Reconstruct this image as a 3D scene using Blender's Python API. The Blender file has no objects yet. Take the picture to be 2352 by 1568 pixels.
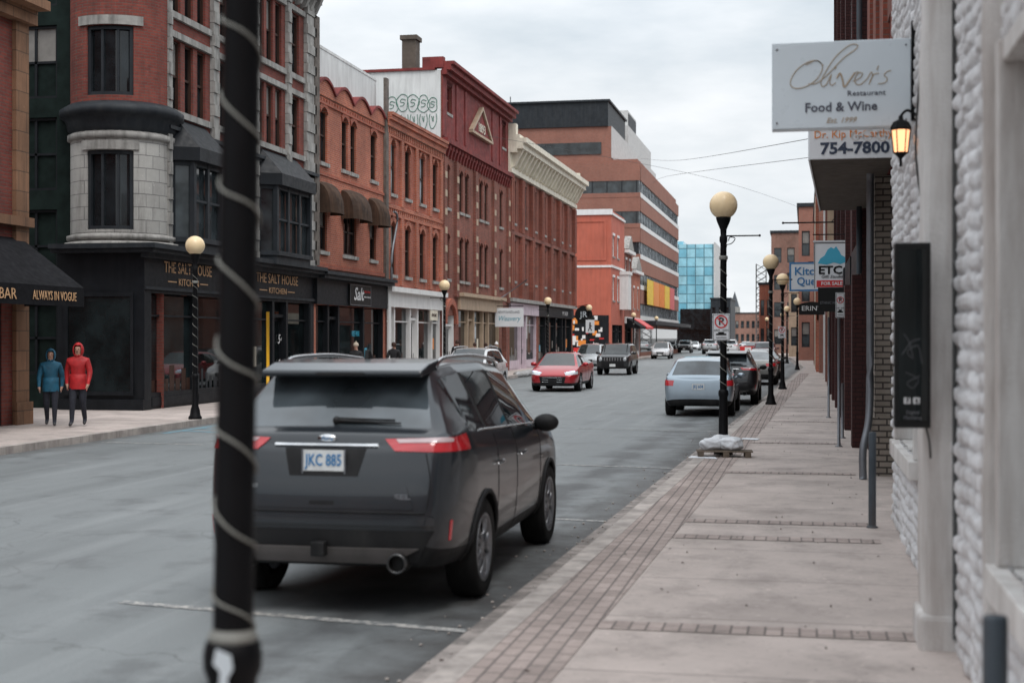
import bpy, bmesh, math, random
import numpy as np
from mathutils import Vector, Matrix, noise
from mathutils.bvhtree import BVHTree
random.seed(7)
SC=bpy.context.scene; COL=SC.collection; R=math.radians
# ------------------------------------------------------------ materials
def newmat(name):
    m=bpy.data.materials.new(name); m.use_nodes=True; nt=m.node_tree; nt.nodes.clear()
    o=nt.nodes.new('ShaderNodeOutputMaterial'); b=nt.nodes.new('ShaderNodeBsdfPrincipled')
    nt.links.new(b.outputs[0],o.inputs[0]); return m,nt,b
def N(nt,t,**k):
    n=nt.nodes.new('ShaderNode'+t)
    for a,v in k.items(): setattr(n,a,v)
    return n
def mrange(nt,src,a,b,c,d):
    n=N(nt,'MapRange'); nt.links.new(src,n.inputs[0])
    for i,v in enumerate((a,b,c,d)): n.inputs[i+1].default_value=v
    return n.outputs[0]
def mixc(nt,f,a,b,bt='MIX'):
    n=N(nt,'Mix',data_type='RGBA',blend_type=bt)
    for s,i in ((f,0),(a,6),(b,7)):
        if isinstance(s,(int,float)): n.inputs[i].default_value=s
        elif isinstance(s,tuple): n.inputs[i].default_value=(*s[:3],1)
        else: nt.links.new(s,n.inputs[i])
    return n.outputs[2]
def math_(nt,op,a,b=0.0):
    n=N(nt,'Math',operation=op)
    for i,s in enumerate((a,b)):
        if isinstance(s,(int,float)): n.inputs[i].default_value=s
        else: nt.links.new(s,n.inputs[i])
    return n.outputs[0]
def noi(nt,vec,scale,det=4,rough=.55):
    n=N(nt,'TexNoise'); n.inputs['Scale'].default_value=scale; n.inputs['Detail'].default_value=det; n.inputs['Roughness'].default_value=rough
    nt.links.new(vec,n.inputs['Vector']); return n.outputs['Fac']
def P(name,col,rough=.6,metal=0,var=.12,scale=2.5,bump=0,bscale=40,coat=0,spec=.5,emit=0,dirt=None):
    m,nt,b=newmat(name); tc=N(nt,'TexCoord').outputs['Object']
    v=mrange(nt,noi(nt,tc,scale),.3,.7,1-var,1+var)
    hs=N(nt,'HueSaturation'); hs.inputs['Color'].default_value=(*col,1); nt.links.new(v,hs.inputs['Value'])
    c=hs.outputs[0]
    if dirt:
        mp=N(nt,'Mapping'); mp.inputs['Scale'].default_value=(3,3,.35); nt.links.new(tc,mp.inputs[0])
        f=mrange(nt,noi(nt,mp.outputs[0],1.6,6,.65),.45,.72,0,dirt[1]); c=mixc(nt,f,c,dirt[0])
    nt.links.new(c,b.inputs['Base Color'])
    nt.links.new(mrange(nt,noi(nt,tc,scale*3),.3,.7,max(0,rough*.85),min(1,rough*1.15)),b.inputs['Roughness'])
    b.inputs['Metallic'].default_value=metal; b.inputs['Coat Weight'].default_value=coat; b.inputs['Specular IOR Level'].default_value=spec
    if emit: b.inputs['Emission Color'].default_value=(*col,1); b.inputs['Emission Strength'].default_value=emit
    if bump:
        bp=N(nt,'Bump'); bp.inputs['Strength'].default_value=bump; bp.inputs['Distance'].default_value=.01
        nt.links.new(noi(nt,tc,bscale,5),bp.inputs['Height']); nt.links.new(bp.outputs[0],b.inputs['Normal'])
    return m
def BRICK(name,c1,c2,mo,bw=.225,rh=.075,ms=.009,plane='xz',var=.3,grime=(.03,.025,.022),gr=.55,off=.5,bump=.5,rough=.85,vs=.35,spec=.3):
    m,nt,b=newmat(name); tc=N(nt,'TexCoord').outputs['Object']; sp=N(nt,'SeparateXYZ'); nt.links.new(tc,sp.inputs[0])
    cb=N(nt,'CombineXYZ')
    if plane=='xz':
        nt.links.new(math_(nt,'ADD',sp.outputs[0],sp.outputs[1]),cb.inputs[0]); nt.links.new(sp.outputs[2],cb.inputs[1])
    else:
        nt.links.new(sp.outputs[1],cb.inputs[0]); nt.links.new(math_(nt,'ADD',sp.outputs[0],3.5),cb.inputs[1])
    bt=N(nt,'TexBrick',offset=off); nt.links.new(cb.outputs[0],bt.inputs['Vector'])
    for k,v in (('Color1',c1),('Color2',c2),('Mortar',mo)): bt.inputs[k].default_value=(*v,1)
    for k,v in (('Scale',1),('Brick Width',bw),('Row Height',rh),('Mortar Size',ms),('Mortar Smooth',.2),('Bias',0)): bt.inputs[k].default_value=v
    v=mrange(nt,noi(nt,tc,vs,6,.65),.3,.7,1-var,1+var); hs=N(nt,'HueSaturation'); nt.links.new(bt.outputs[0],hs.inputs['Color']); nt.links.new(v,hs.inputs['Value'])
    mp=N(nt,'Mapping'); mp.inputs['Scale'].default_value=(1.6,1.6,.3 if plane=='xz' else 1.6); nt.links.new(tc,mp.inputs[0])
    f=mrange(nt,noi(nt,mp.outputs[0],1.3,7,.7),.48,.75,0,gr); c=mixc(nt,f,hs.outputs[0],grime)
    f2=mrange(nt,noi(nt,tc,9,3,.8),.62,.75,0,.35); c=mixc(nt,f2,c,tuple(min(1,x*1.8+.03) for x in c1))
    if plane=='xy': f3=mrange(nt,noi(nt,tc,26,2,.5),.66,.70,0,.45); c=mixc(nt,f3,c,grime)
    nt.links.new(c,b.inputs['Base Color']); b.inputs['Roughness'].default_value=rough; b.inputs['Specular IOR Level'].default_value=spec
    bp=N(nt,'Bump'); bp.inputs['Strength'].default_value=bump; bp.inputs['Distance'].default_value=.012
    h=math_(nt,'ADD',math_(nt,'MULTIPLY',bt.outputs['Fac'],-1),math_(nt,'MULTIPLY',noi(nt,tc,30,4),.6)); nt.links.new(h,bp.inputs['Height']); nt.links.new(bp.outputs[0],b.inputs['Normal'])
    return m
def GLASS(name,col,rough=.04,spec=.6,wav=.08,ws=1.2,metal=0):
    m,nt,b=newmat(name); tc=N(nt,'TexCoord').outputs['Object']; oi=N(nt,'ObjectInfo')
    v=mrange(nt,noi(nt,tc,1.3,3),.35,.65,.5,1.6); hs=N(nt,'HueSaturation'); hs.inputs['Color'].default_value=(*col,1)
    nt.links.new(math_(nt,'MULTIPLY',v,math_(nt,'ADD',oi.outputs['Random'],.5)),hs.inputs['Value'])
    nt.links.new(hs.outputs[0],b.inputs['Base Color']); b.inputs['Roughness'].default_value=rough; b.inputs['Specular IOR Level'].default_value=spec; b.inputs['Metallic'].default_value=metal
    bp=N(nt,'Bump'); bp.inputs['Strength'].default_value=wav; bp.inputs['Distance'].default_value=.02; nt.links.new(noi(nt,tc,ws,2),bp.inputs['Height']); nt.links.new(bp.outputs[0],b.inputs['Normal'])
    return m
M={}
M['b1']=BRICK('brick_dark_red',(.25,.062,.045),(.18,.045,.036),(.14,.09,.075))
M['b2']=BRICK('brick_orange',(.47,.13,.068),(.36,.088,.05),(.36,.26,.21),gr=.4)
M['b3']=BRICK('brick_red_orange',(.42,.105,.06),(.31,.075,.045),(.3,.19,.15),gr=.5)
M['b4']=BRICK('brick_brown_red',(.26,.08,.057),(.18,.055,.042),(.22,.15,.12),gr=.55)
M['b5']=BRICK('brick_maroon',(.30,.088,.057),(.22,.064,.044),(.18,.115,.095),gr=.4)
M['b7']=BRICK('brick_modern',(.35,.14,.10),(.29,.115,.08),(.26,.19,.16),gr=.15,var=.12)
M['b8']=BRICK('brick_far',(.29,.145,.11),(.24,.12,.09),(.24,.19,.16),gr=.3)
M['beigebrick']=BRICK('brick_beige',(.33,.29,.25),(.27,.235,.2),(.07,.06,.055),bw=.21,rh=.08,ms=.012,gr=.4)
M['darkbrick']=BRICK('brick_maroon_paint',(.07,.025,.023),(.055,.02,.02),(.03,.014,.014),gr=.3)
M['redpaint']=P('paint_red_wall',(.47,.12,.075),.75,var=.1,scale=.5,bump=.2,dirt=((.2,.06,.04),.35))
M['darkredpaint']=P('paint_oxide_red',(.20,.036,.033),.7,var=.3,dirt=((.08,.03,.03),.6),spec=.25)
M['whitewall']=P('render_white',(.66,.67,.66),.85,var=.08,scale=.7,bump=.2,dirt=((.36,.36,.35),.5))
M['white']=P('paint_white',(.74,.74,.73),.55,var=.06,dirt=((.4,.39,.37),.25))
M['cream']=P('paint_cream',(.74,.69,.57),.6,var=.1,dirt=((.28,.22,.16),.45))
M['beige']=P('paint_beige',(.45,.34,.24),.6,dirt=((.2,.14,.1),.4))
M['pink']=P('paint_lilac',(.6,.5,.56),.6,dirt=((.3,.25,.27),.3))
M['stone']=P('stone_grey',(.34,.33,.31),.85,var=.22,scale=3,bump=.7,bscale=14,dirt=((.08,.075,.07),.75))
M['stone2']=BRICK('stone_blocks',(.42,.41,.385),(.35,.34,.32),(.19,.185,.18),bw=.55,rh=.33,ms=.010,gr=.6,bump=.8)
M['rubble']=P('stone_dark',(.13,.11,.095),.9,var=.4,scale=4,bump=1,bscale=8)
M['tanstone']=BRICK('sandstone_blocks',(.27,.145,.085),(.22,.12,.07),(.12,.075,.05),bw=.6,rh=.42,ms=.012,gr=.65)
M['black']=P('paint_black_shop',(.009,.011,.014),.5,var=.25,dirt=((.03,.032,.035),.3),spec=.22)
M['blackmet']=P('metal_black',(.005,.005,.006),.55,var=.2,spec=.16,bump=.15,bscale=60)
M['darkgrey']=P('paint_dark_grey',(.022,.026,.031),.55,var=.2,dirt=((.07,.07,.07),.3),spec=.22)
M['alley']=P('alley_dark_green',(.010,.018,.016),.7,var=.4,spec=.1)
M['metgrey']=P('metal_grey',(.2,.21,.23),.5,metal=.6,var=.2,dirt=((.12,.08,.06),.4))
M['bollard']=P('bollard_grey',(.06,.075,.09),.55,var=.25,bump=.3,dirt=((.14,.09,.06),.4),spec=.3)
M['roof']=P('roof_tar',(.06,.06,.06),.9)
M['brownawn']=P('awning_brown',(.05,.03,.021),.8,var=.35,dirt=((.14,.08,.05),.5),spec=.2)
M['blackawn']=P('awning_black',(.008,.008,.010),.8,var=.3,spec=.15)
M['teal']=P('paint_teal',(.06,.28,.36),.5)
M['woodbr']=P('wood_brown',(.05,.025,.018),.6,spec=.25)
M['gold']=P('lettering_gold',(.60,.36,.19),.5)
M['gold2']=P('lettering_bronze',(.42,.32,.22),.5)
M['g1']=GLASS('window_glass_dark',(.010,.013,.015),.04,.5)
M['g2']=GLASS('window_glass_grey',(.04,.05,.055))
M['g3']=GLASS('window_glass_pale',(.27,.30,.32),.15)
M['blind']=P('window_blind',(.20,.19,.175),.6,var=.2)
M['gshop']=GLASS('shop_glass',(.007,.011,.012),.02,.6,.03,.5)
M['gblue']=BRICK('curtain_wall_blue',(.14,.40,.52),(.36,.64,.73),(.09,.18,.22),bw=1.6,rh=1.7,ms=.09,var=.3,gr=.1,off=0,bump=0,rough=.15,grime=(.03,.12,.18),spec=.5)
M['signw']=P('sign_white',(.74,.76,.78),.35,var=.03,scale=1.5)
M['signw2']=P('sign_white_panel',(.60,.66,.70),.3,var=.05,scale=1.2)
M['txtgrey']=P('lettering_grey',(.07,.075,.10),.5,var=.02)
M['txtnavy']=P('lettering_navy',(.03,.045,.08),.5,var=.02)
M['txtblack']=P('lettering_black',(.009,.009,.009),.5,var=.02,spec=.25)
M['txtorange']=P('lettering_orange',(.75,.25,.04),.5,var=.02)
M['txtblue']=P('lettering_blue',(.05,.2,.42),.5,var=.02)
M['cyan']=P('sign_cyan',(.06,.42,.60),.45,var=.05)
M['red']=P('sign_red',(.6,.03,.03),.45,var=.05)
M['txtwhite']=P('lettering_white',(.75,.75,.75),.5,var=.02)
M['yellow']=P('paint_yellow',(.78,.42,.02),.5)
M['globe']=P('lamp_globe_cream',(.88,.68,.42),.3,var=.06,scale=2,spec=.4)
M['lit']=P('lamp_glass_lit',(1,.50,.24),.4,emit=1.6,var=.02)
M['rope']=P('string_light_cable',(.22,.22,.20),.65,bump=.3)
M['snow']=P('snow_dirty',(.40,.40,.40),.85,var=.3,scale=5,bump=.6,bscale=20,dirt=((.15,.14,.13),.8))
M['sack']=P('sandbag_white',(.68,.70,.73),.6,var=.12,scale=9,bump=.8,bscale=25)
M['pallet']=P('pallet_wood',(.13,.10,.075),.85,var=.35,scale=10,bump=.5)
M['stucco']=P('painted_stone_white',(.72,.72,.73),.75,var=.1,scale=1.5,bump=.45,bscale=70,dirt=((.36,.32,.30),.6))
M['stucco2']=P('painted_stucco_dirty',(.66,.64,.62),.85,var=.14,scale=1.2,bump=.5,bscale=45,dirt=((.28,.22,.19),.75))
M['soffit']=P('soffit_brown',(.09,.07,.055),.8,var=.2)
M['orange']=P('banner_orange',(.7,.2,.02),.6); M['yel2']=P('banner_yellow',(.75,.5,.05),.6)
M['graf']=P('graffiti_green',(.10,.22,.17),.7)
M['conc']=P('concrete_panel',(.55,.55,.54),.8,dirt=((.25,.25,.24),.3))
M['wire']=P('wire_black',(.05,.05,.05),.6)
# ------------------------------------------------------------ geometry helper
class G:
    def __init__(s): s.v=[];s.f=[];s.m=[];s.s=[]
    def add(s,vs,fs,mi=0,sm=False):
        n=len(s.v); s.v+=[tuple(v) for v in vs]; s.f+=[tuple(i+n for i in f) for f in fs]; s.m+=[mi]*len(fs); s.s+=[sm]*len(fs); return s
    def box(s,x0,x1,y0,y1,z0,z1,mi=0):
        return s.add([(x0,y0,z0),(x1,y0,z0),(x1,y1,z0),(x0,y1,z0),(x0,y0,z1),(x1,y0,z1),(x1,y1,z1),(x0,y1,z1)],[(3,2,1,0),(4,5,6,7),(0,1,5,4),(1,2,6,5),(2,3,7,6),(3,0,4,7)],mi)
    def prism(s,poly,ax,a,b,mi=0):
        n=len(poly); f={'x':lambda p,t:(t,p[0],p[1]),'y':lambda p,t:(p[0],t,p[1]),'z':lambda p,t:(p[0],p[1],t)}[ax]
        return s.add([f(p,a) for p in poly]+[f(p,b) for p in poly],[tuple(range(n)),tuple(range(2*n-1,n-1,-1))]+[(i,i+n,(i+1)%n+n,(i+1)%n) for i in range(n)],mi)
    def lathe(s,prof,n=16,c=(0,0,0),mi=0,sm=True,ax='z'):
        vs=[]
        for r,h in prof:
            for i in range(n):
                a=2*math.pi*i/n; p=(r*math.cos(a),r*math.sin(a),h)
                if ax=='x': p=(p[2],p[0],p[1])
                if ax=='y': p=(p[0],p[2],p[1])
                vs.append((p[0]+c[0],p[1]+c[1],p[2]+c[2]))
        fs=[(k*n+i,k*n+(i+1)%n,(k+1)*n+(i+1)%n,(k+1)*n+i) for k in range(len(prof)-1) for i in range(n)]
        return s.add(vs,fs,mi,sm)
    def tube(s,pts,r,n=6,mi=0,sm=True):
        pts=[Vector(p) for p in pts]; vs=[]
        up=Vector((0,0,1))
        for i,p in enumerate(pts):
            t=(pts[min(i+1,len(pts)-1)]-pts[max(i-1,0)]).normalized()
            a=t.cross(up)
            if a.length<.05: a=t.cross(Vector((1,0,0)))
            a.normalize(); b=t.cross(a); rr=r[i] if isinstance(r,(list,tuple)) else r
            for k in range(n):
                w=2*math.pi*k/n; vs.append(p+a*rr*math.cos(w)+b*rr*math.sin(w))
        fs=[(k*n+i,k*n+(i+1)%n,(k+1)*n+(i+1)%n,(k+1)*n+i) for k in range(len(pts)-1) for i in range(n)]
        fs+=[tuple(range(n)),tuple(range(len(pts)*n-1,(len(pts)-1)*n-1,-1))]
        return s.add(vs,fs,mi,sm)
    def ball(s,c,r,n=12,mi=0,sc=(1,1,1)):
        prof=[(max(1e-4,r*math.sin(math.pi*k/(n//2+2))),-r*math.cos(math.pi*k/(n//2+2))) for k in range(n//2+3)]
        m0=len(s.v); s.lathe(prof,n,(0,0,0),mi); s.v[m0:]=[(v[0]*sc[0]+c[0],v[1]*sc[1]+c[1],v[2]*sc[2]+c[2]) for v in s.v[m0:]]; return s
    def map(s,fn): s.v=[fn(*v) for v in s.v]; return s
    def mesh(s,name,mats):
        me=bpy.data.meshes.new(name); me.from_pydata(s.v,[],s.f)
        for m in (mats if isinstance(mats,(list,tuple)) else [mats]): me.materials.append(M[m] if isinstance(m,str) else m)
        me.polygons.foreach_set('material_index',s.m); me.polygons.foreach_set('use_smooth',s.s); me.update(); return me
def ob(name,me,par=None,loc=(0,0,0),rot=(0,0,0),bev=0,label=None):
    o=bpy.data.objects.new(name,me); o.location=loc; o.rotation_euler=[R(a) for a in rot]; COL.objects.link(o)
    if par: o.parent=par
    if bev:
        b=o.modifiers.new('bevel','BEVEL'); b.width=bev; b.segments=2; b.limit_method='ANGLE'
    if label: o['label']=label
    return o
def mk(name,g,mats,par=None,**k): return ob(name,g.mesh(name,mats),par,**k)
def mks(name,g,mats,par=None,tol=.03):
    par_=list(range(len(g.v)))
    def fd(a):
        while par_[a]!=a: par_[a]=par_[par_[a]]; a=par_[a]
        return a
    for f in g.f:
        for i in f[1:]: par_[fd(i)]=fd(f[0])
    comp={}
    for i in range(len(g.v)): comp.setdefault(fd(i),[]).append(i)
    ks=list(comp); bb=[]
    for k in ks:
        a=np.array([g.v[i] for i in comp[k]]); bb.append((a.min(0)-tol,a.max(0)+tol))
    cp=list(range(len(ks)))
    def f2(a):
        while cp[a]!=a: a=cp[a]
        return a
    for i in range(len(ks)):
        for j in range(i):
            if (bb[i][0]<=bb[j][1]).all() and (bb[j][0]<=bb[i][1]).all(): cp[f2(i)]=f2(j)
    cl={}
    for i,k in enumerate(ks): cl.setdefault(f2(i),set()).add(k)
    for c in cl.values():
        q=G(); mp={}
        for f,m,s in zip(g.f,g.m,g.s):
            if fd(f[0]) in c:
                for i in f:
                    if i not in mp: mp[i]=len(q.v); q.v.append(g.v[i])
                q.f.append(tuple(mp[i] for i in f)); q.m.append(m); q.s.append(s)
        mk(name,q,mats,par)
def tag(o,label,cat,group=None):
    o['label']=label; o['category']=cat
    if group: o['group']=group
    return o
def thing(name,label,cat,loc,rz=0,group=None):
    return tag(ob(name,None,None,loc,(0,0,rz)),label,cat,group)
def struct(o): o['kind']='structure'; return o
def dup(o,loc=None,rz=None,label=None,mats=None,par=None):
    c=o.copy(); COL.objects.link(c)
    if par: c.parent=par
    if loc is not None: c.location=loc
    if rz is not None: c.rotation_euler=(0,0,R(rz))
    if label: c['label']=label
    if mats and c.type=='MESH':
        for sl in c.material_slots:
            if sl.material and sl.material.name in mats:
                m=mats[sl.material.name]; sl.link='OBJECT'; sl.material=m
    for ch in o.children:
        if not ch.name.startswith(('lettering','emblem')): dup(ch,par=c,mats=mats)
    return c
def evalmesh(o):
    bpy.context.view_layer.update(); dg=bpy.context.evaluated_depsgraph_get()
    return bpy.data.meshes.new_from_object(o.evaluated_get(dg))
TQ=[]
def text(s,size,mat,par,loc,rot=(90,0,0),ext=.003,ital=0,bold=0,w=None,name='lettering'):
    cu=bpy.data.curves.new('t','FONT'); cu.body=s; cu.size=size; cu.extrude=ext; cu.align_x='CENTER'; cu.align_y='CENTER'; cu.shear=ital; cu.offset=bold; cu.resolution_u=2
    o=ob(name,cu,par,loc,rot); TQ.append((o,M[mat],w)); return o
def flush_text():
    bpy.context.view_layer.update(); dg=bpy.context.evaluated_depsgraph_get()
    mm=[(o,bpy.data.meshes.new_from_object(o.evaluated_get(dg)),m,w) for o,m,w in TQ]
    for o,me,m,w in mm:
        me.materials.clear(); me.materials.append(m)
        if w:
            xs=[v.co.x for v in me.vertices]; k=w/max(1e-3,max(xs)-min(xs))
            for v in me.vertices: v.co.x*=k
        n=bpy.data.objects.new(o.name,me); nm=o.name; n.parent=o.parent; n.location=o.location; n.rotation_euler=o.rotation_euler
        COL.objects.link(n); bpy.data.objects.remove(o); n.name=nm.split('.')[0]
def smooth(pts,n=6):
    P_=[Vector(p) for p in pts]; P_=[P_[0]]+P_+[P_[-1]]; out=[]
    for i in range(1,len(P_)-2):
        for k in range(n):
            t=k/n; a,b,c,d=P_[i-1:i+3]
            out.append(.5*((2*b)+(c-a)*t+(2*a-5*b+4*c-d)*t*t+(3*b-a-3*c+d)*t**3))
    out.append(P_[-2]); return out
# ------------------------------------------------------------ facade pieces
def wallgrid(g,x0,x1,z0,z1,ops,depth=.3,mi=0,sx=None):
    xs={x0,x1}; zs={z0,z1}
    for (a,c,w,h) in ops: xs|={a,a+w}; zs|={c,c+h}
    if sx:
        k=x0
        while k<x1: xs.add(round(k,4)); k+=sx
    xs=sorted(x for x in xs if x0-1e-6<=x<=x1+1e-6); zs=sorted(z for z in zs if z0-1e-6<=z<=z1+1e-6)
    for i in range(len(xs)-1):
        for j in range(len(zs)-1):
            cx=(xs[i]+xs[i+1])/2; cz=(zs[j]+zs[j+1])/2
            if any(a<cx<a+w and c<cz<c+h for a,c,w,h in ops): continue
            g.add([(xs[i],0,zs[j]),(xs[i+1],0,zs[j]),(xs[i+1],0,zs[j+1]),(xs[i],0,zs[j+1])],[(0,1,2,3)],mi)
    for a,c,w,h in ops:
        b,d=a+w,c+h
        g.add([(a,0,c),(b,0,c),(b,0,d),(a,0,d),(a,depth,c),(b,depth,c),(b,depth,d),(a,depth,d)],[(0,4,5,1),(1,5,6,2),(2,6,7,3),(3,7,4,0)],mi)
WC={}; RW=random.Random(11)
def window(par,x,z,w,h,fm='darkgrey',gm='g1',arch=0,sill='stone',lint=None,style='sash',dy=.14,wm=None):
    k=(round(w,2),round(h,2),fm,gm,arch,sill,lint,style,wm,dy)
    if k not in WC:
        d={}
        d['window']=G().box(-w/2,w/2,dy,dy+.02,0,h).mesh('window',gm)
        f=G(); t=.07 if w>.6 else .055
        f.box(-w/2,-w/2+t,dy-.07,dy+.01,0,h).box(w/2-t,w/2,dy-.07,dy+.01,0,h).box(-w/2+t,w/2-t,dy-.07,dy+.01,0,t).box(-w/2+t,w/2-t,dy-.07,dy+.01,h-t,h)
        if 'sash' in style: f.box(-w/2+t,w/2-t,dy-.05,dy+.01,h*.5-.03,h*.5+.03)
        if 'twin' in style: f.box(-.035,.035,dy-.05,dy+.008,t,h-t)
        if 'top' in style: f.box(-w/2+t,w/2-t,dy-.05,dy+.01,h*.72,h*.72+.06)
        d['frame']=f.mesh('frame',fm)
        if arch:
            a=G(); n=8; pr=[(-w/2+w*i/n, h-arch*(2*i/n-1)**2) for i in range(n+1)]
            for i in range(n):
                p,q=pr[i],pr[i+1]; a.add([(p[0],.004,p[1]),(q[0],.004,q[1]),(q[0],.004,h+.001),(p[0],.004,h+.001),(p[0],.2,p[1]),(q[0],.2,q[1])],[(0,1,2,3),(0,4,5,1)],0)
            if lint:
                for i in range(n):
                    p,q=pr[i],pr[i+1]; a.prism([(p[0]*1.02,p[1]+.01),(q[0]*1.02,q[1]+.01),(q[0]*1.25,q[1]+.2),(p[0]*1.25,p[1]+.2)],'y',-.045,.003,1)
            d['window_arch']=a.mesh('window_arch',[wm or 'b2',lint or 'stone'])
        elif lint: d['lintel']=G().box(-w/2-.1,w/2+.1,-.05,.01,h+.002,h+.22).mesh('lintel',lint)
        if sill: d['sill']=G().box(-w/2-.09,w/2+.09,-.08,.12,-.13,-.002).mesh('sill',sill)
        d['blind']=G().box(-w/2+t,w/2-t,dy-.012,dy-.004,h*.5+.03,h-t).mesh('blind','blind')
        WC[k]=d
    d=WC[k]; o=ob('window',d['window'],par,(x,0,z)); bl=RW.random()<.24
    for n,me in d.items():
        if n!='window' and (n!='blind' or bl): ob(n,me,o)
    return o
def building(label,loc,rz,W,D,H,wm,ops,cat='building',z0=0,x0=0,name='brick_building',roofm='roof'):
    e=thing(name,label,cat,loc,rz); g=G(); wallgrid(g,x0,W,z0,H,ops)
    g.add([(x0,0,z0),(x0,D,z0),(x0,D,H),(x0,0,H)],[(0,1,2,3)]).add([(W,0,z0),(W,D,z0),(W,D,H),(W,0,H)],[(3,2,1,0)]).add([(x0,D,z0),(W,D,z0),(W,D,H),(x0,D,H)],[(3,2,1,0)])
    mk('wall',g,wm,e); mk('roof',G().box(x0+.02,W-.02,.02,D-.02,H-.35,H-.2),roofm,e)
    return e
def shop(e,x0,x1,zt,mat,bays,gm='gshop',door=-1,bulk=.55,z0=.1):
    f=G(); n=len(bays); tot=sum(bays); xs=[x0]
    for b in bays: xs.append(xs[-1]+(x1-x0)*b/tot)
    for x in xs: f.box(x-.08 if x>x0 else x+.001,x+.08 if x<x1 else x-.001,.02,.28,z0,zt-.001)
    f.box(x0,x1,.281,.31,zt-.3,zt-.01)
    o=mk('shopfront',f,mat,e)
    for i in range(n):
        a,b=xs[i]+.085,xs[i+1]-.085
        if i==door:
            mk('door',G().box(a,b,.24,.28,z0,zt-.5).box(a,b,.1,.2,zt-.5,zt-.4),[mat],o,label='recessed shop door')
            mk('door_glass',G().box(a+.12,b-.12,.225,.238,z0+.3,zt-.62),gm,o)
            mk('handle',G().tube([(b-.1,.18,1.0),(b-.1,.18,1.3)],.015),'metgrey',o)
        else:
            mk('shop_window',G().box(a,b,.2,.22,z0+bulk,zt-.05),gm,o)
            mk('bulkhead',G().box(a,b,.08,.2,z0,z0+bulk-.002).box(a+.12,b-.12,.06,.079,z0+.1,z0+bulk-.12),mat,o)
            mk('transom',G().box(a,b,.12,.19,zt-.6,zt-.55),mat,o)
            if RW.random()<.6 and b-a>.8:
                pw=RW.uniform(.25,.5); px=RW.uniform(a+.1,b-pw-.1); pz=RW.uniform(.9,1.5); mk('window_poster',G().box(px,px+pw,.192,.198,pz,pz+pw*1.35),RW.choice(['blind','cream','cyan','txtorange','signw']),o)
            if RW.random()<.7:
                g=G(); x=a+.1
                while x<b-.2:
                    ww=RW.uniform(.1,.3); g.box(x,x+ww,.196,.199,z0+bulk,z0+bulk+RW.uniform(.2,.8)); x+=ww+RW.uniform(.02,.2)
                mk('display_goods',g,RW.choice(['soffit','blind','woodbr','darkgrey']),o)
    return o
def cornice(e,x0,x1,steps,mat,br=None,nm='cornice'):
    g=G()
    for z0,z1,p in steps: g.box(x0,x1,-p,.002 if p<.9 else 0,z0,z1-.002)
    if br:
        z0,z1,p,sp,w=br; x=x0+sp/2
        while x<x1: g.prism([(-.001,z1),(-.001,z0),(-p*.4,z0+.05),(-p,z1)],'x',x-w/2,x+w/2); x+=sp
    return mk(nm,g,mat,e)
# ------------------------------------------------------------ ground, roads
def interp(pts,y):
    for (a,xa),(b,xb) in zip(pts,pts[1:]):
        if y<=b: return xa+(xb-xa)*(y-a)/(b-a)
    return pts[-1][1]
def KR(y): return interp([(-30,-2.4),(0,-2.15),(90,-.12),(130,-1.2),(190,-5),(300,-14),(420,-26)],y)
def KL(y): return interp([(-30,-12.8),(20,-13.1),(60,-13.8),(100,-14.4),(150,-15),(190,-17),(300,-28),(420,-42)],y)
YS=[-30,-10,0,10,20,30,45,60,75,90,110,130,150,170,190,220,260,300,360,420]
def strip(name,fa,fb,z,mat,ys=YS,zb=None):
    g=G()
    for a,b in zip(ys,ys[1:]):
        g.add([(fa(a),a,z),(fb(a),a,z),(fb(b),b,z),(fa(b),b,z)],[(0,1,2,3)])
        if zb is not None:
            for f in (fa,fb): g.add([(f(a),a,zb),(f(b),b,zb),(f(b),b,z),(f(a),a,z)],[(0,1,2,3)])
    return struct(mk(name,g,mat))
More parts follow.
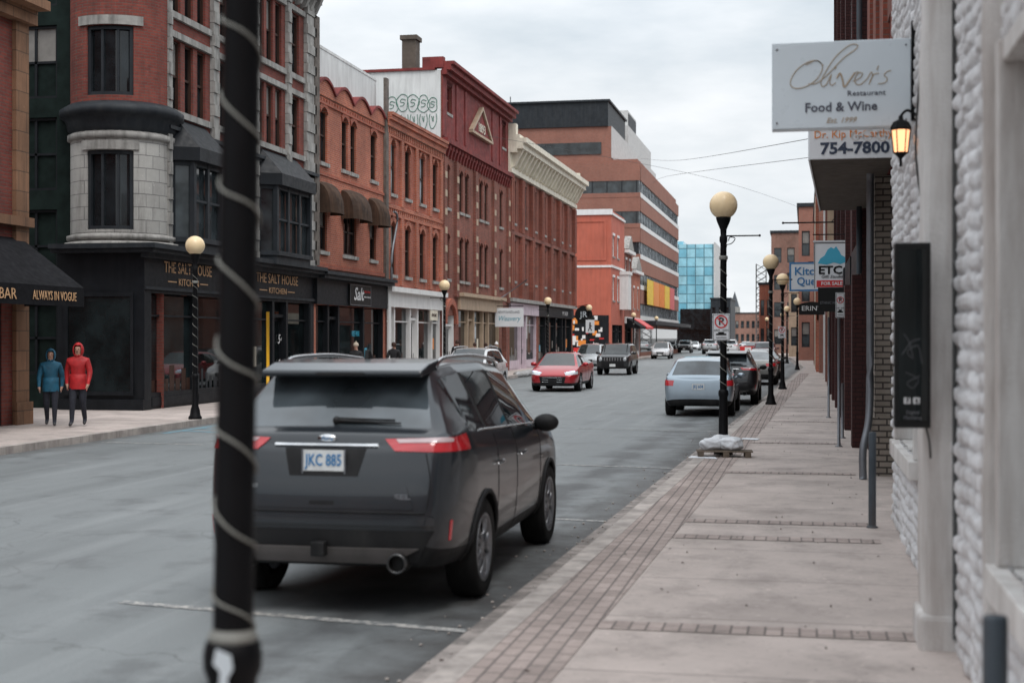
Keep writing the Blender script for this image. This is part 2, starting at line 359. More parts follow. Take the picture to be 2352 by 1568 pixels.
def asphalt():
    m,nt,b=newmat('asphalt'); tc=N(nt,'TexCoord').outputs['Object']; sp=N(nt,'SeparateXYZ'); nt.links.new(tc,sp.inputs[0])
    mp=N(nt,'Mapping'); mp.inputs['Scale'].default_value=(1.2,.16,1); nt.links.new(tc,mp.inputs[0])
    big=noi(nt,mp.outputs[0],.7,6,.6); c=mixc(nt,mrange(nt,big,.3,.7,0,1),(.115,.13,.134),(.20,.22,.226))
    mp2=N(nt,'Mapping'); mp2.inputs['Scale'].default_value=(3.2,.12,1); nt.links.new(tc,mp2.inputs[0])
    c=mixc(nt,mrange(nt,noi(nt,mp2.outputs[0],.9,5,.6),.5,.7,0,.45),c,(.27,.29,.295))
    c=mixc(nt,mrange(nt,noi(nt,tc,160,3),.4,.65,0,.45),c,(.34,.35,.35)); c=mixc(nt,mrange(nt,noi(nt,tc,110,2),.55,.7,0,.65),c,(.05,.05,.052))
    c=mixc(nt,mrange(nt,noi(nt,tc,1.1,6,.7),.54,.66,0,.5),c,(.09,.095,.098))
    d=math_(nt,'ADD',math_(nt,'SUBTRACT',sp.outputs[0],math_(nt,'MULTIPLY',sp.outputs[1],.0225)),2.15)
    k=math_(nt,'ADD',d,math_(nt,'MULTIPLY',math_(nt,'SUBTRACT',noi(nt,tc,2.2,6,.7),.5),1.6)); c=mixc(nt,mrange(nt,k,-1.0,-.25,0,.85),c,(.05,.047,.045))
    oil=math_(nt,'ABSOLUTE',math_(nt,'ADD',d,1.25)); oo=math_(nt,'ADD',oil,math_(nt,'MULTIPLY',noi(nt,tc,.8,5,.6),1.8)); c=mixc(nt,mrange(nt,oo,.9,1.3,.7,0),c,(.045,.045,.047))
    e=math_(nt,'ADD',math_(nt,'ADD',sp.outputs[0],math_(nt,'MULTIPLY',sp.outputs[1],.014)),13.0)
    e2=math_(nt,'ADD',e,math_(nt,'MULTIPLY',math_(nt,'SUBTRACT',noi(nt,tc,1.6,6,.7),.5),1.4)); c=mixc(nt,mrange(nt,e2,.1,.8,.8,0),c,(.07,.068,.066))
    vo=N(nt,'TexVoronoi',feature='DISTANCE_TO_EDGE'); vo.inputs['Scale'].default_value=.28
    ad=N(nt,'VectorMath',operation='ADD'); nz=N(nt,'TexNoise'); nz.inputs['Scale'].default_value=1.4; nz.inputs['Detail'].default_value=5; nt.links.new(tc,nz.inputs['Vector']); nt.links.new(tc,ad.inputs[0]); nt.links.new(nz.outputs['Color'],ad.inputs[1]); nt.links.new(ad.outputs[0],vo.inputs['Vector'])
    c=mixc(nt,mrange(nt,vo.outputs['Distance'],.0,.005,.4,0),c,(.04,.04,.04))
    nt.links.new(c,b.inputs['Base Color']); nt.links.new(mrange(nt,big,.3,.7,.5,.8),b.inputs['Roughness'])
    bp=N(nt,'Bump'); bp.inputs['Strength'].default_value=.5; bp.inputs['Distance'].default_value=.006; nt.links.new(noi(nt,tc,140,3),bp.inputs['Height']); nt.links.new(bp.outputs[0],b.inputs['Normal'])
    return m
M['asphalt']=asphalt()
M['slab']=BRICK('concrete_slabs',(.50,.43,.395),(.43,.37,.34),(.20,.17,.155),bw=1.55,rh=7.0,ms=.008,plane='xy',var=.18,grime=(.21,.18,.165),gr=.7,off=0,bump=.3,vs=.9)
M['paver']=BRICK('brick_pavers',(.42,.345,.315),(.33,.27,.245),(.17,.145,.135),bw=.21,rh=.105,ms=.008,plane='xy',var=.22,grime=(.15,.13,.12),gr=.6,bump=.7,vs=1.2)
M['kerb']=P('kerb_concrete',(.42,.375,.345),.85,var=.25,scale=3,bump=.6,bscale=30,dirt=((.16,.14,.13),.7))
M['gutter']=P('gutter_concrete',(.30,.265,.245),.85,var=.4,scale=2.2,bump=.7,bscale=40,dirt=((.07,.065,.06),.9))
M['earth']=P('ground_soil',(.12,.115,.11),.9)
def paint(name,col,cov=.5):
    m,nt,b=newmat(name); tc=N(nt,'TexCoord').outputs['Object']
    f=mrange(nt,noi(nt,tc,14,8,.75),cov-.07,cov+.07,0,1); c=mixc(nt,f,col,(.17,.18,.185)); nt.links.new(c,b.inputs['Base Color']); b.inputs['Roughness'].default_value=.75; return m
M['line']=paint('road_paint_white',(.50,.48,.45),.49); M['blueline']=paint('road_paint_blue',(.12,.30,.38),.5)
struct(mk('ground',G().add([(-2500,-500,-.05),(2500,-500,-.05),(2500,4500,-.05),(-2500,4500,-.05)],[(0,1,2,3)]),'earth'))
strip('road',lambda y:KL(y)-.05,lambda y:KR(y)+.05,0,'asphalt')
strip('gutter',lambda y:KR(y)-.26,lambda y:KR(y)-.001,.004,'gutter',ys=YS[:12])
strip('kerb',lambda y:KR(y),lambda y:KR(y)+.17,.13,'kerb',zb=-.02)
strip('kerb',lambda y:KL(y)-.17,lambda y:KL(y),.13,'kerb',zb=-.02)
strip('pavement',lambda y:KR(y)+.17,lambda y:max(2.2,KR(y)+5),.126,'slab')
strip('pavement',lambda y:KL(y)-9,lambda y:KL(y)-.17,.126,'slab')
strip('pavement_bricks',lambda y:KR(y)+.175,lambda y:KR(y)+.66,.131,'paver',ys=[-10,0,10,20,30,45,60,75])
g=G()
for y in (8.85,13.0,14.15,19.4,25.0,31.5,38,45): g.add([(KR(y)+.665,y,.131),(.66,y,.131),(.66,y+.26,.131),(KR(y)+.665,y+.26,.131)],[(0,1,2,3)])
struct(mk('pavement_bands',g,'paver'))
g=G()
def ln(x0,y0,x1,y1,w=.1,gg=None):
    (gg or g).add([(x0,y0-w/2,.005),(x1,y1-w/2,.005),(x1,y1+w/2,.005),(x0,y0+w/2,.005)],[(0,1,2,3)])
for y in (9.2,15.0,21.3,29.8,36,48,54,60): ln(-4.95,y+.5,KR(y)-.27,y,.1)
for y in (24.5,32,39.5,47,62,70): ln(KL(y)+.3,y,KL(y)+2.4,y-.2)
struct(mk('road_markings',g,'line'))
g=G()
for i in range(4): ln(KL(28)+.5,27.8+i*.8,KL(28)+2.5,27.2+i*.8,.22)
g.add([(KL(28)+.3,27,.005),(KL(28)+.5,27,.005),(KL(28)+.5,31,.005),(KL(28)+.3,31,.005)],[(0,1,2,3)])
struct(mk('accessible_bay_marking',g,'blueline'))
tag(mk('manhole_cover',G().lathe([(.001,.008),(.3,.008),(.33,.006),(.33,0)],24,(-6.2,27,0)),'bollard'),'round iron manhole cover set in the asphalt road','manhole cover')
g=G()
for y in (70,72,74,76,78,80):
    for k in range(5):
        a=y+random.uniform(-.9,.9); g.ball((KL(a)-.05+random.uniform(-.12,.2),a,.13),1,10,0,(random.uniform(.1,.3),random.uniform(.25,.8),.16))
for v in range(len(g.v)):
    x,y,z=g.v[v]; n_=noise.noise(Vector((x*5,y*5,z*5)))*.08; g.v[v]=(x+n_,y+n_,max(.002,z+n_*.5))
o=mk('snow',g,'snow'); o['kind']='stuff'; o['label']='dirty melting snow along the kerb'; o['category']='snow'
g=G()
for i in range(520):
    y=random.uniform(7,60); x=KR(y)-abs(random.gauss(0,.25))-.02; s=random.uniform(.004,.016); g.ball((x,y,s*.4+.004),s,5,0,(1,1.3,.6))
for i in range(90):
    y=random.uniform(7,40); x=random.uniform(KR(y)+.3,.6); s=random.uniform(.004,.011); g.ball((x,y,.13+s*.4),s,5)
o=mk('gravel',g,'kerb'); o['kind']='stuff'; o['label']='loose grit and gravel in the gutter'; o['category']='gravel'
g=G()
for i in range(60):
    y=random.uniform(7,32); x=random.choice((KR(y)-random.uniform(.02,.35),random.uniform(.5,.66),KR(y)+random.uniform(.2,1.2))); s=random.uniform(.01,.03); a=random.uniform(0,6); z=.135 if x>KR(y) else .01
    g.add([(x,y,z),(x+s*math.cos(a),y+s*math.sin(a),z+.006),(x+s*1.4*math.cos(a+.8),y+s*1.4*math.sin(a+.8),z),(x+s*math.cos(a+1.6),y+s*math.sin(a+1.6),z+.004)],[(0,1,2,3)])
o=mk('leaf_litter',g,'woodbr'); o['kind']='stuff'; o['label']='small dead leaves and scraps on the ground'; o['category']='litter'
# ------------------------------------------------------------ street lamp
def lamp(label,loc,arm=0,lean=0,nt_=14,rr=.0055):
    e=thing('street_lamp',label,'street lamp',loc,0,'globe street lamps along the street')
    e.rotation_euler=(0,R(lean),0)
    mk('base',G().lathe([(.001,0),(.15,0),(.15,.05),(.12,.09),(.105,.2),(.075,.3),(.066,.86),(.066,.90),(.078,.93),(.08,.965),(.074,1.0),(.055,1.02)],20),'blackmet',e)
    mk('post',G().lathe([(.055,1.0),(.053,1.4),(.049,3.3),(.062,3.34),(.062,3.4),(.046,3.43),(.05,3.52),(.1,3.64),(.115,3.69),(.115,3.72),(.02,3.72)],20),'blackmet',e)
    mk('globe',G().ball((0,0,3.9),.218,28),'globe',e)
    n=int(2.3/.225*nt_); rad=lambda z:.0555-.0022*(z-1.0)
    mk('string_lights',G().tube([((rad(1.03+2.25*i/n)+.002)*math.cos(-2*math.pi*i/nt_+.6),(rad(1.03+2.25*i/n)+.002)*math.sin(-2*math.pi*i/nt_+.6),1.03+2.25*i/n+.01*math.sin(i*.37)) for i in range(n+1)],rr,5),'rope',e)
    mk('tie_wrap',G().lathe([(.062,3.05),(.068,3.06),(.068,3.1),(.062,3.11)],14),'rope',e)
    if arm:
        a=G().tube([(0,0,3.42),(.55*arm,0,3.42)],.012).ball((.56*arm,0,3.42),.02,8).tube(smooth([(0,0,3.28),(.12*arm,0,3.3),(.18*arm,0,3.38),(.1*arm,0,3.4),(.08*arm,0,3.34)]),.008)
        mk('banner_arm',a,'blackmet',e)
    return e
L0=lamp('tall black lamp post wrapped in string lights at the kerb',(-1.535,3.62,.126),0,.9,24,.0042)
mk('paper_tag',G().prism([(-.012,1.0),(-.02,.96),(.0,.94),(-.004,.88),(.008,.83),(.03,.87),(.02,.92),(.036,.95),(.03,.985)],'y',-.086,-.083),'signw2',L0)
mk('cable_wrap',G().lathe([(.058,1.0),(.066,1.005),(.068,1.02),(.06,1.03),(.056,1.04)],20),'rope',L0)
L1=lamp('black globe lamp post with parking sign and sandbags',(-1.26,22.5,.126),1)
for x,y in ((-.93,39.6),(-.8,51.5),(-.46,83),(-1.3,104),(-2.0,130),(-4.2,160)):
    dup(L1,(x,y,.126),0,'black globe lamp post on the brick kerb strip')
for x,y in ((-13.45,29.9),(-14.0,54.6),(-14.2,78.8),(-14.6,97),(-15.2,128),(-15.4,150),(-18.2,180)):
    dup(L1,(x,y,.126),180,'black globe lamp post beside the shopfronts')
def psign(loc,w=.27,h=.42,label='no parking sign strapped to the lamp post'):
    e=thing('parking_sign',label,'sign',loc,0)
    mk('plate',G().box(-w/2,w/2,0,.012,-h/2,h/2),'signw',e,bev=.004)
    mk('border',G().box(-w/2+.01,w/2-.01,-.003,-.001,h/2-.016,h/2-.010).box(-w/2+.01,w/2-.01,-.003,-.001,-h/2+.010,-h/2+.016).box(-w/2+.01,-w/2+.016,-.003,-.001,-h/2+.016,h/2-.016).box(w/2-.016,w/2-.01,-.003,-.001,-h/2+.016,h/2-.016),'txtblack',e)
    r=w*.38; mk('ban_ring',G().lathe([(r,-.006),(r,-.002),(r*.8,-.002),(r*.8,-.006),(r,-.006)],28,(0,0,h*.2),sm=False,ax='y').add([(-r*.62,-.009,h*.2+r*.50),(-r*.50,-.009,h*.2+r*.62),(r*.62,-.009,h*.2-r*.50),(r*.50,-.009,h*.2-r*.62)],[(0,1,2,3)]),'red',e)
    text('P',r*1.6,'txtblack',e,(0,-.003,h*.2),bold=.003); text('6AM - 6AM',.04,'txtblack',e,(0,-.003,-h*.12),w=w*.8)
    mk('car_symbol',G().box(-w*.3,w*.3,-.004,-.002,-h*.3,-h*.24).box(-w*.17,w*.17,-.004,-.002,-h*.24,-h*.18).box(-w*.3,w*.3,-.004,-.002,-h*.4,-h*.38),'txtblack',e)
    return e
psign((-1.29,22.42,2.12)); psign((-.82,51.4,2.15))
e=thing('pallet','weathered wooden pallet lying around the lamp base','pallet',(-1.26,22.2,.13),6)
g=G()
for x in (-.38,0,.33): g.box(x,x+.09,-.32,.1,0,.075)
for y in (-.32,-.2,-.05): g.box(-.4,.45,y,y+.09,.077,.097)
mk('boards',g,'pallet',e)
def lump(name,lab,cat,c,s,mat,seed,rz=0):
    bm=bmesh.new(); bmesh.ops.create_icosphere(bm,subdivisions=4,radius=1)
    for v in bm.verts:
        p=v.co.copy(); q=Vector((abs(p.x)**.7*(1 if p.x>0 else -1),abs(p.y)**.8*(1 if p.y>0 else -1),abs(p.z)**.8*(1 if p.z>0 else -1)))
        n_=noise.noise(p*2.2+Vector((seed,0,0)))*.16+noise.noise(p*6+Vector((0,seed,0)))*.07; q*=1+n_
        v.co=Vector((q.x*s[0],q.y*s[1],max(-.8,q.z)*s[2]))
    me=bpy.data.meshes.new(name); bm.to_mesh(me); bm.free(); me.materials.append(M[mat])
    for p in me.polygons: p.use_smooth=True
    return tag(ob(name,me,None,c,(0,0,rz)),lab,cat,'sandbags at the lamp base')
lump('sandbag','plump white sandbag on the pallet','sandbag',(-1.4,22.15,.31),(.2,.13,.10),'sack',1,15)
lump('sandbag','plump white sandbag on the pallet','sandbag',(-1.12,22.12,.32),(.18,.14,.11),'sack',5,-30)
lump('sandbag','plump white sandbag on the pallet','sandbag',(-1.28,22.4,.34),(.2,.12,.10),'sack',9,50)
o=mk('cardboard_scrap',G().add([(-1.75,21.7,.137),(-1.3,21.55,.137),(-1.35,21.9,.139),(-1.72,22.0,.138)],[(0,1,2,3)]),'sack'); tag(o,'flattened pale plastic scrap under the pallet','litter')
o=mk('paper_scrap',G().add([(-1.15,25.8,.14),(-.85,25.7,.137),(-.8,26.1,.137),(-1.1,26.2,.139)],[(0,1,2,3)]),'sack'); tag(o,'flat white paper scrap on the pavement','litter')
# ------------------------------------------------------------ LEFT SIDE
XF=-16.3
W0=8; YB=19.6
e=building('sandstone and brick corner shop with black awning',(XF,YB,0),90,W0,8,12,'b1',[(.5,.1,6.6,3.2)]+[(a,5.2,1.0,2.6) for a in (1,3,5.5)]+[(a,9.3,1.0,1.8) for a in (1,3,5.5)])
for a in (1,3,5.5): window(e,a+.5,5.2,1,2.6,lint='tanstone',sill='tanstone'); window(e,a+.5,9.3,1,1.8,lint='tanstone',sill='tanstone')
shop(e,.5,7.1,3.3,'black',[2,1,2],door=1)
mk('pilaster',G().box(7.5,8.0,-.1,-.002,0,8.6).box(7.43,8.06,-.16,-.102,0,.6),'tanstone',e)
cornice(e,0,8.1,[(8.6,8.9,.25),(8.9,9.1,.55)],'tanstone'); cornice(e,0,8.05,[(4.3,4.5,.2)],'tanstone',nm='string_course')
a=thing('awning','black fabric awning with gold lettering over the shop','awning',(XF,YB,0),90)
mk('canopy',G().prism([(-.02,4.05),(-1.45,3.0),(-1.45,2.97),(-.02,4.0)],'x',1.0,7.85).box(1.0,7.85,-1.46,-1.44,2.6,3.0).prism([(-.02,4.0),(-1.44,2.98),(-1.44,2.62),(-.02,2.62)],'x',7.81,7.849),'blackawn',a)
text('ALWAYS IN VOGUE',.26,'gold',a,(6.65,-1.475,2.79),w=1.7); text('BAR',.3,'gold',a,(4.9,-1.475,2.79),w=.6)
e=building('dark green glazed stair block in the alley',(-25,33.9,0),0,6.6,6,13,'alley',[(4.6,1+i*2.4,1.3,1.9) for i in range(5)],name='alley_building')
for i in range(5): window(e,5.25,1+i*2.4,1.3,1.9,style='twin sash',fm='black',gm='alley',sill=None)
# --- B1 victorian
e=thing('brick_building','ornate red brick and grey stone corner building with round turret','building',(XF,33.2,0),90)
W=12.6
trip=[1.85,2.65,3.45,5.0,5.75,6.4,7.8,8.55,9.3]; ops=[]
for z,h in ((7.95,1.85),(10.55,1.95)):
    ops+=[(x-.27,z,.54,h) for x in trip]+[(10.5,z,.65,h)]
g=G(); wallgrid(g,1.1,W,7.3,14,ops); g.add([(1.1,0,0),(1.1,2.2,0),(1.1,2.2,14),(1.1,0,14)],[(0,1,2,3)]).add([(W,0,0),(W,9,0),(W,9,14),(W,0,14)],[(3,2,1,0)]); mk('wall',g,'b1',e)
g=G(); wallgrid(g,1.1,W,4.2,7.298,[(1.6,4.5,2.2,2.1),(7.7,4.5,3.2,2.1)],.5); mk('stone_storey',g,'stone2',e)
for z,h in ((7.95,1.85),(10.55,1.95)):
    for x in trip: window(e,x,z,.54,h,fm='woodbr',sill=None)
    window(e,10.825,z,.65,h,fm='woodbr',sill=None)
g=G()
for z in (7.78,9.84,10.35,12.55):
    for a,b in ((1.42,3.98),(4.45,6.95),(7.43,9.84),(10.22,11.55)): g.box(a,b,-.09,-.003,z,z+.17)
mks('stone_band',g,'stone',e)
g=G()
for x,w in ((1.15,.24),(4.02,.4),(7.0,.4),(9.88,.3),(11.6,.9)):
    z=4.25; k=0
    while z<13.2:
        dd=.12 if k%2 else .16; ww=w if k%2 else w-.06; g.box(x,x+ww,-dd,-.002,z,z+.31); z+=.325; k+=1
mks('pilaster',g,'stone',e)
cornice(e,1.1,W+.15,[(13.2,13.45,.25),(13.45,13.7,.5),(13.7,13.95,.7)],'stone',(12.8,13.4,.45,.5,.18))
mk('roof',G().box(0,W,.1,9,13.5,13.6),'roof',e)
Rt=1.30; A0=R(-200); AL=R(215); Lt=Rt*AL
def bend(x,y,z): a=A0+x/Rt; r=Rt-y; return (r*math.cos(a),r*math.sin(a),z)
tx=(R(-78)-A0)*Rt
t=ob('turret',None,e,(1.22,1.22,0),(0,0,-90))
for nm,z0,z1,op,mt in (('turret_stone',4.2,7.25,[(tx-.62,4.7,1.24,2.0)],'stone2'),('turret_brick',7.9,14.2,[(tx-.62,8.1,1.24,1.75),(tx-.62,11.3,1.24,1.9)],'b1')):
    g=G(); wallgrid(g,0,Lt,z0,z1,op,.16,0,.16); mk(nm,g.map(bend),mt,t)
    for a,c,w,h in op:
        g=G(); f=G(); n=8
        for i in range(n):
            x0=a+w*i/n; x1=a+w*(i+1)/n; g.box(x0,x1,.14,.16,c,c+h)
            f.box(x0,x1,.05,.135,c,c+.09).box(x0,x1,.05,.135,c+h-.09,c+h)
            if i==0: f.box(x0,x0+.09,.05,.135,c,c+h)
            if i==n-1: f.box(x1-.09,x1,.05,.135,c,c+h)
        f.box(a+w*.32,a+w*.32+.07,.06,.136,c,c+h).box(a+w*.66,a+w*.66+.07,.06,.136,c,c+h)
        mk('window',g.map(bend),'g1',t); mk('window_frame',f.map(bend),'darkgrey',t)
g=G()
for r1,z0,z1 in ((.16,4.25,4.42),(.1,4.44,4.6),(.08,7.0,7.19)): g.lathe([(Rt,z0),(Rt+r1,z0+.03),(Rt+r1,z1-.03),(Rt,z1)],36)
mks('turret_stone_ring',g,'stone',t,tol=.005)
mk('turret_cornice',G().lathe([(Rt,7.2),(Rt+.08,7.3),(Rt+.1,7.45),(Rt+.18,7.58),(Rt+.28,7.64),(Rt+.28,7.80),(Rt+.05,7.95),(Rt-.1,7.95)],36),'darkgrey',t)
g=G()
for i in range(8): g.box(tx-.85+1.7*i/8,tx-.85+1.7*(i+1)/8,-.06,.02,9.87,10.1).box(tx-.75+1.5*i/8,tx-.75+1.5*(i+1)/8,-.05,.02,6.72,6.95)
mks('turret_lintel',g.map(bend),'stone',t,tol=.004)
def oriel(e,x0,x1,z0,z1,zh,n):
    pl=lambda i,pr:[(x0-i,0),(x0+.3-i*.4,-pr-i),(x1-.3+i*.4,-pr-i),(x1+i,0)]
    o=mk('bay_window',G().prism(pl(-.06,.5),'z',z0,z1),'g2',e)
    f=G(); f.prism(pl(0,.56),'z',z0-.35,z0).prism(pl(.06,.58),'z',z0-.08,z0+.05).prism(pl(0,.56),'z',z1-.12,z1)
    for px,py in ((x0+.02,-.08),(x0+.3,-.55),(x1-.3,-.55),(x1-.02,-.08)): f.box(px-.07,px+.07,py-.04,py+.1,z0,z1)
    for i in range(1,n): px=x0+.3+(x1-x0-.6)*i/n; f.box(px-.06,px+.06,-.57,-.48,z0,z1)
    f.box(x0+.3,x1-.3,-.55,-.49,(z0+z1)/2-.03,(z0+z1)/2+.03); mk('frame',f,'darkgrey',o)
    a=pl(.12,.62); b=pl(-.15,.16); h=G(); h.add([(p[0],p[1],z1) for p in a]+[(p[0],p[1],z1+.35) for p in a]+[(p[0],p[1],zh) for p in b],[(0,1,2,3),(0,1,5,4),(1,2,6,5),(2,3,7,6),(4,5,9,8),(5,6,10,9),(6,7,11,10),(8,9,10,11)]); mk('hood',h,'black',o)
oriel(e,1.45,3.85,4.55,6.6,7.75,2); oriel(e,7.45,11.0,4.55,6.6,7.75,3)
mk('belt_course',G().box(1.1,W,-.12,-.002,7.3,7.5).box(1.1,W,-.2,-.122,7.38,7.48),'darkgrey',e)
g=G(); wallgrid(g,.0,W,0,4.1,[(.35,.1,W-.7,3.0)],.35); g.add([(0,0,0),(0,2.4,0),(0,2.4,4.1),(0,0,4.1)],[(0,1,2,3)]); mk('fascia',g,'black',e)
shop(e,.35,W-.35,3.1,'black',[2.4,2.4,2.4,1,1.8],door=3,bulk=.45)
mk('side_shop_window',G().box(-.03,-.004,.35,2.1,.6,3.0),'gshop',e)
mk('side_frame',G().box(-.06,-.032,.28,.36,.5,3.1).box(-.06,-.032,2.08,2.2,.5,3.1).box(-.06,-.032,.36,2.08,3.0,3.1).box(-.06,-.032,.36,2.08,.5,.6).box(-.09,-.002,.0,2.3,.1,.4),'black',e)
g=G().box(-.35,W,-.4,-.002,4.1,4.2).box(-.45,W,-.5,-.002,4.2,4.32).box(-.2,W,-.2,-.003,3.98,4.098)
g.box(-.35,-.002,-.001,2.4,4.1,4.2).box(-.45,-.002,-.001,2.4,4.2,4.32); mk('shop_cornice',g,'darkgrey',e); mk('fascia_moulding',G().box(.0,W,-.06,-.003,3.18,3.26),'darkgrey',e)
for x,w in ((2.6,3.0),(9.2,3.6)):
    text('THE SALT HOUSE',.42,'gold',e,(x,-.02,3.78),w=w); text('KITCHEN',.26,'gold',e,(x,-.02,3.42),w=w*.42)
    mks('rule_line',G().box(x-w*.42,x-w*.25,-.015,-.004,3.41,3.44).box(x+w*.25,x+w*.42,-.015,-.004,3.41,3.44),'gold',e)
for z in (1.1,1.9): text('54',.42,'txtwhite',e,(9.9,.18,z),ital=.3)
# --- B2
W=8.3; y0=45.8
ops=[(a-.38,8.0,.76,1.9) for a in (1.0,)]+[(a-.34,8.0,.68,1.9) for a in (3.3,4.3)]+[(6.8-.38,8.0,.76,1.9)]
o2=[(.95-.4,4.95,.8,1.7),(3.9-.75,4.95,1.5,1.7),(6.7-.4,4.95,.8,1.7)]
e=building('orange brick terrace with scalloped parapet and brown awnings',(XF,y0,0),90,W,9,10.3,'b2',ops+o2+[(.2,.1,W-.4,3.0)])
for a,c,w,h in ops: window(e,a+w/2,c,w,h,arch=.22,lint='b3',wm='b2',fm='woodbr')
for a,c,w,h in o2: window(e,a+w/2,c,w,h,style='sash twin' if w>1 else 'sash',fm='woodbr')
g=G(); n=4
for i in range(n):
    xa=W*i/n; pts=[(xa,10.28)]+[(xa+W/n*k/10,10.42+.42*math.sin(math.pi*k/10)) for k in range(11)]+[(xa+W/n,10.28)]
    g.prism(pts,'y',-.05,.3,0)
    for k in range(10): g.prism([(xa+W/n*k/10,10.43+.42*math.sin(math.pi*k/10)),(xa+W/n*(k+1)/10,10.43+.42*math.sin(math.pi*(k+1)/10)),(xa+W/n*(k+1)/10,10.53+.42*math.sin(math.pi*(k+1)/10)),(xa+W/n*k/10,10.53+.42*math.sin(math.pi*k/10))],'y',-.12,.32,1)
mk('parapet',g,['b2','darkredpaint'],e)
mk('upper_wall',G().box(.02,W-.02,.35,8.9,9.9,12.1).box(0,W,.33,9,12.1,12.2),'whitewall',e)
g=G()
for i in range(28): g.box(.1+i*.29,.1+i*.29+.14,-.05,-.003,10.08,10.2)
g.box(0,W,-.06,-.003,10.0,10.079); mk('dentil_course',g,'b3',e)
mks('brick_course',G().box(0,W,-.04,-.003,7.55,7.65).box(0,W,-.06,-.003,4.35,4.5),'b3',e)
mk('party_pier',G().box(W-.2,W+.15,-.12,-.004,3.9,12.2),'rubble',e); mk('party_pier',G().box(-.3,.15,-.16,-.004,4.4,12.8),'rubble',e)
for x,w in ((1.0,1.35),(3.95,2.2),(6.7,1.25)):
    a=thing('window_awning','weathered brown domed window awning on the brick wall','awning',(XF+.004,y0+x,0),90,'brown window awnings')
    g=G(); nx=8
    rows=[[(-w/2+w*i/nx, -.02-.62*math.sin(R(t))*(1-.28*abs(2*i/nx-1)**3), 6.42+.9*math.cos(R(t))*(1-.10*abs(2*i/nx-1)**3)) for i in range(nx+1)] for t in range(0,91,10)]
    rows.append([(p[0],p[1]-.01,6.22) for p in rows[-1]])
    for r0,r1 in zip(rows,rows[1:]):
        for i in range(nx): g.add([r0[i],r0[i+1],r1[i+1],r1[i]],[(0,1,2,3)],0,True)
    for k in (0,nx): g.add([(p[k][0],p[k][1],p[k][2]) for p in rows]+[(rows[0][k][0],-.0,6.22)],[tuple(range(len(rows)+1))])
    mk('canopy',g,'brownawn',a)
shop(e,.2,W-.2,3.1,'black',[1.2,1,2.6,2.2],door=1)
mk('fascia',G().box(0,W,-.12,-.003,3.1,3.98),'black',e)
mk('shop_cornice',G().box(0,W+.05,-.4,-.003,3.99,4.12).box(0,W+.1,-.5,-.003,4.12,4.24),'darkgrey',e)
s=thing('shop_sign','black shop sign with white script lettering','sign',(XF+.13,y0+4.6,3.52),90)
mk('panel',G().box(-1.25,1.25,-.06,0,-.38,.38),'txtblack',s); mk('edge',G().box(-1.25,1.25,-.07,-.061,.35,.38).box(-1.25,1.25,-.07,-.061,-.38,-.35).box(-1.25,-1.22,-.07,-.061,-.35,.35).box(1.22,1.25,-.07,-.061,-.35,.35),'metgrey',s)
text('Salt',.66,'txtwhite',s,(-.3,-.075,.02),ital=.3,w=1.2,bold=.01); text('HOUSE OF WEEDS',.12,'red',s,(.75,-.075,.14),w=.75); text('STEAKS & COCKTAIL BAR',.09,'txtwhite',s,(.75,-.075,-.05),w=.8)
text('FREE WAREHOUSE',.3,'cyan',e,(5.4,.17,2.1),w=1.5)
# --- B3
W=9.0; y0=54.1
xs=[1.1,3.3,5.6,7.8]
e=building('red orange brick terrace with corbelled cornice and white shopfront',(XF,y0,0),90,W,9,10.6,'b3',[(x-.4,7.75,.8,2.2) for x in xs]+[(x-.4,4.5,.8,2.15) for x in xs]+[(.25,.1,W-.5,3.1)])
for i,x in enumerate(xs):
    window(e,x,7.75,.8,2.2,arch=.3,lint='b2',wm='b3',gm='g3' if i in (0,2) else 'g1',fm='woodbr'); window(e,x,4.5,.8,2.15,arch=.25,lint='b2',wm='b3',fm='woodbr')
g=G()
for i in range(30): g.box(.05+i*.3,.2+i*.3,-.12,-.003,10.1,10.351)
g.box(0,W,-.18,-.003,10.352,10.6).box(0,W,-.28,-.003,10.6,10.78).box(0,W,-.1,-.003,10.0,10.098).box(0,W,-.34,-.003,10.78,10.9); mk('cornice',g,'b2',e)
g=G()
for i in range(30): g.box(.05+i*.3,.2+i*.3,-.05,-.003,7.0,7.14)
g.box(0,W,-.07,-.003,7.15,7.3).box(0,W,-.07,-.003,6.85,6.98); mk('dentil_course',g,'b2',e)
g=G()
for x in (.1,2.05,4.3,6.55,8.5): g.box(x,x+.38,-.1,-.003,4.1,6.84).box(x,x+.38,-.1,-.003,7.31,10.0)
mks('brick_pilaster',g,'b2',e)
shop(e,.25,W-.25,3.2,'white',[1,2,1,2,1.2],door=2); mk('fascia',G().box(0,W,-.1,-.003,3.2,3.8).box(0,W,-.3,-.003,3.8,4.0).box(0,.35,-.16,-.101,.1,3.8).box(W-.35,W,-.16,-.101,.1,3.8),'white',e)
s=thing('shop_sign','small tan notice sign above the white shopfront','sign',(XF+.12,y0+7.0,2.95),90); mk('panel',G().box(-.6,.6,-.05,0,-.22,.22),'cream',s); text('OPEN DAILY',.2,'woodbr',s,(0,-.056,.0),w=.9)
dp=thing('drainpipe','pale drainpipe running down the brick pier','drainpipe',(XF+.08,y0+.05,0),90); mk('pipe',G().tube(smooth([(0.6,-.1,7.0),(.9,-.14,6.9),(1.0,-.1,6.5),(.3,-.1,5.2),(.3,-.1,3.9)]),.05),'metgrey',dp)
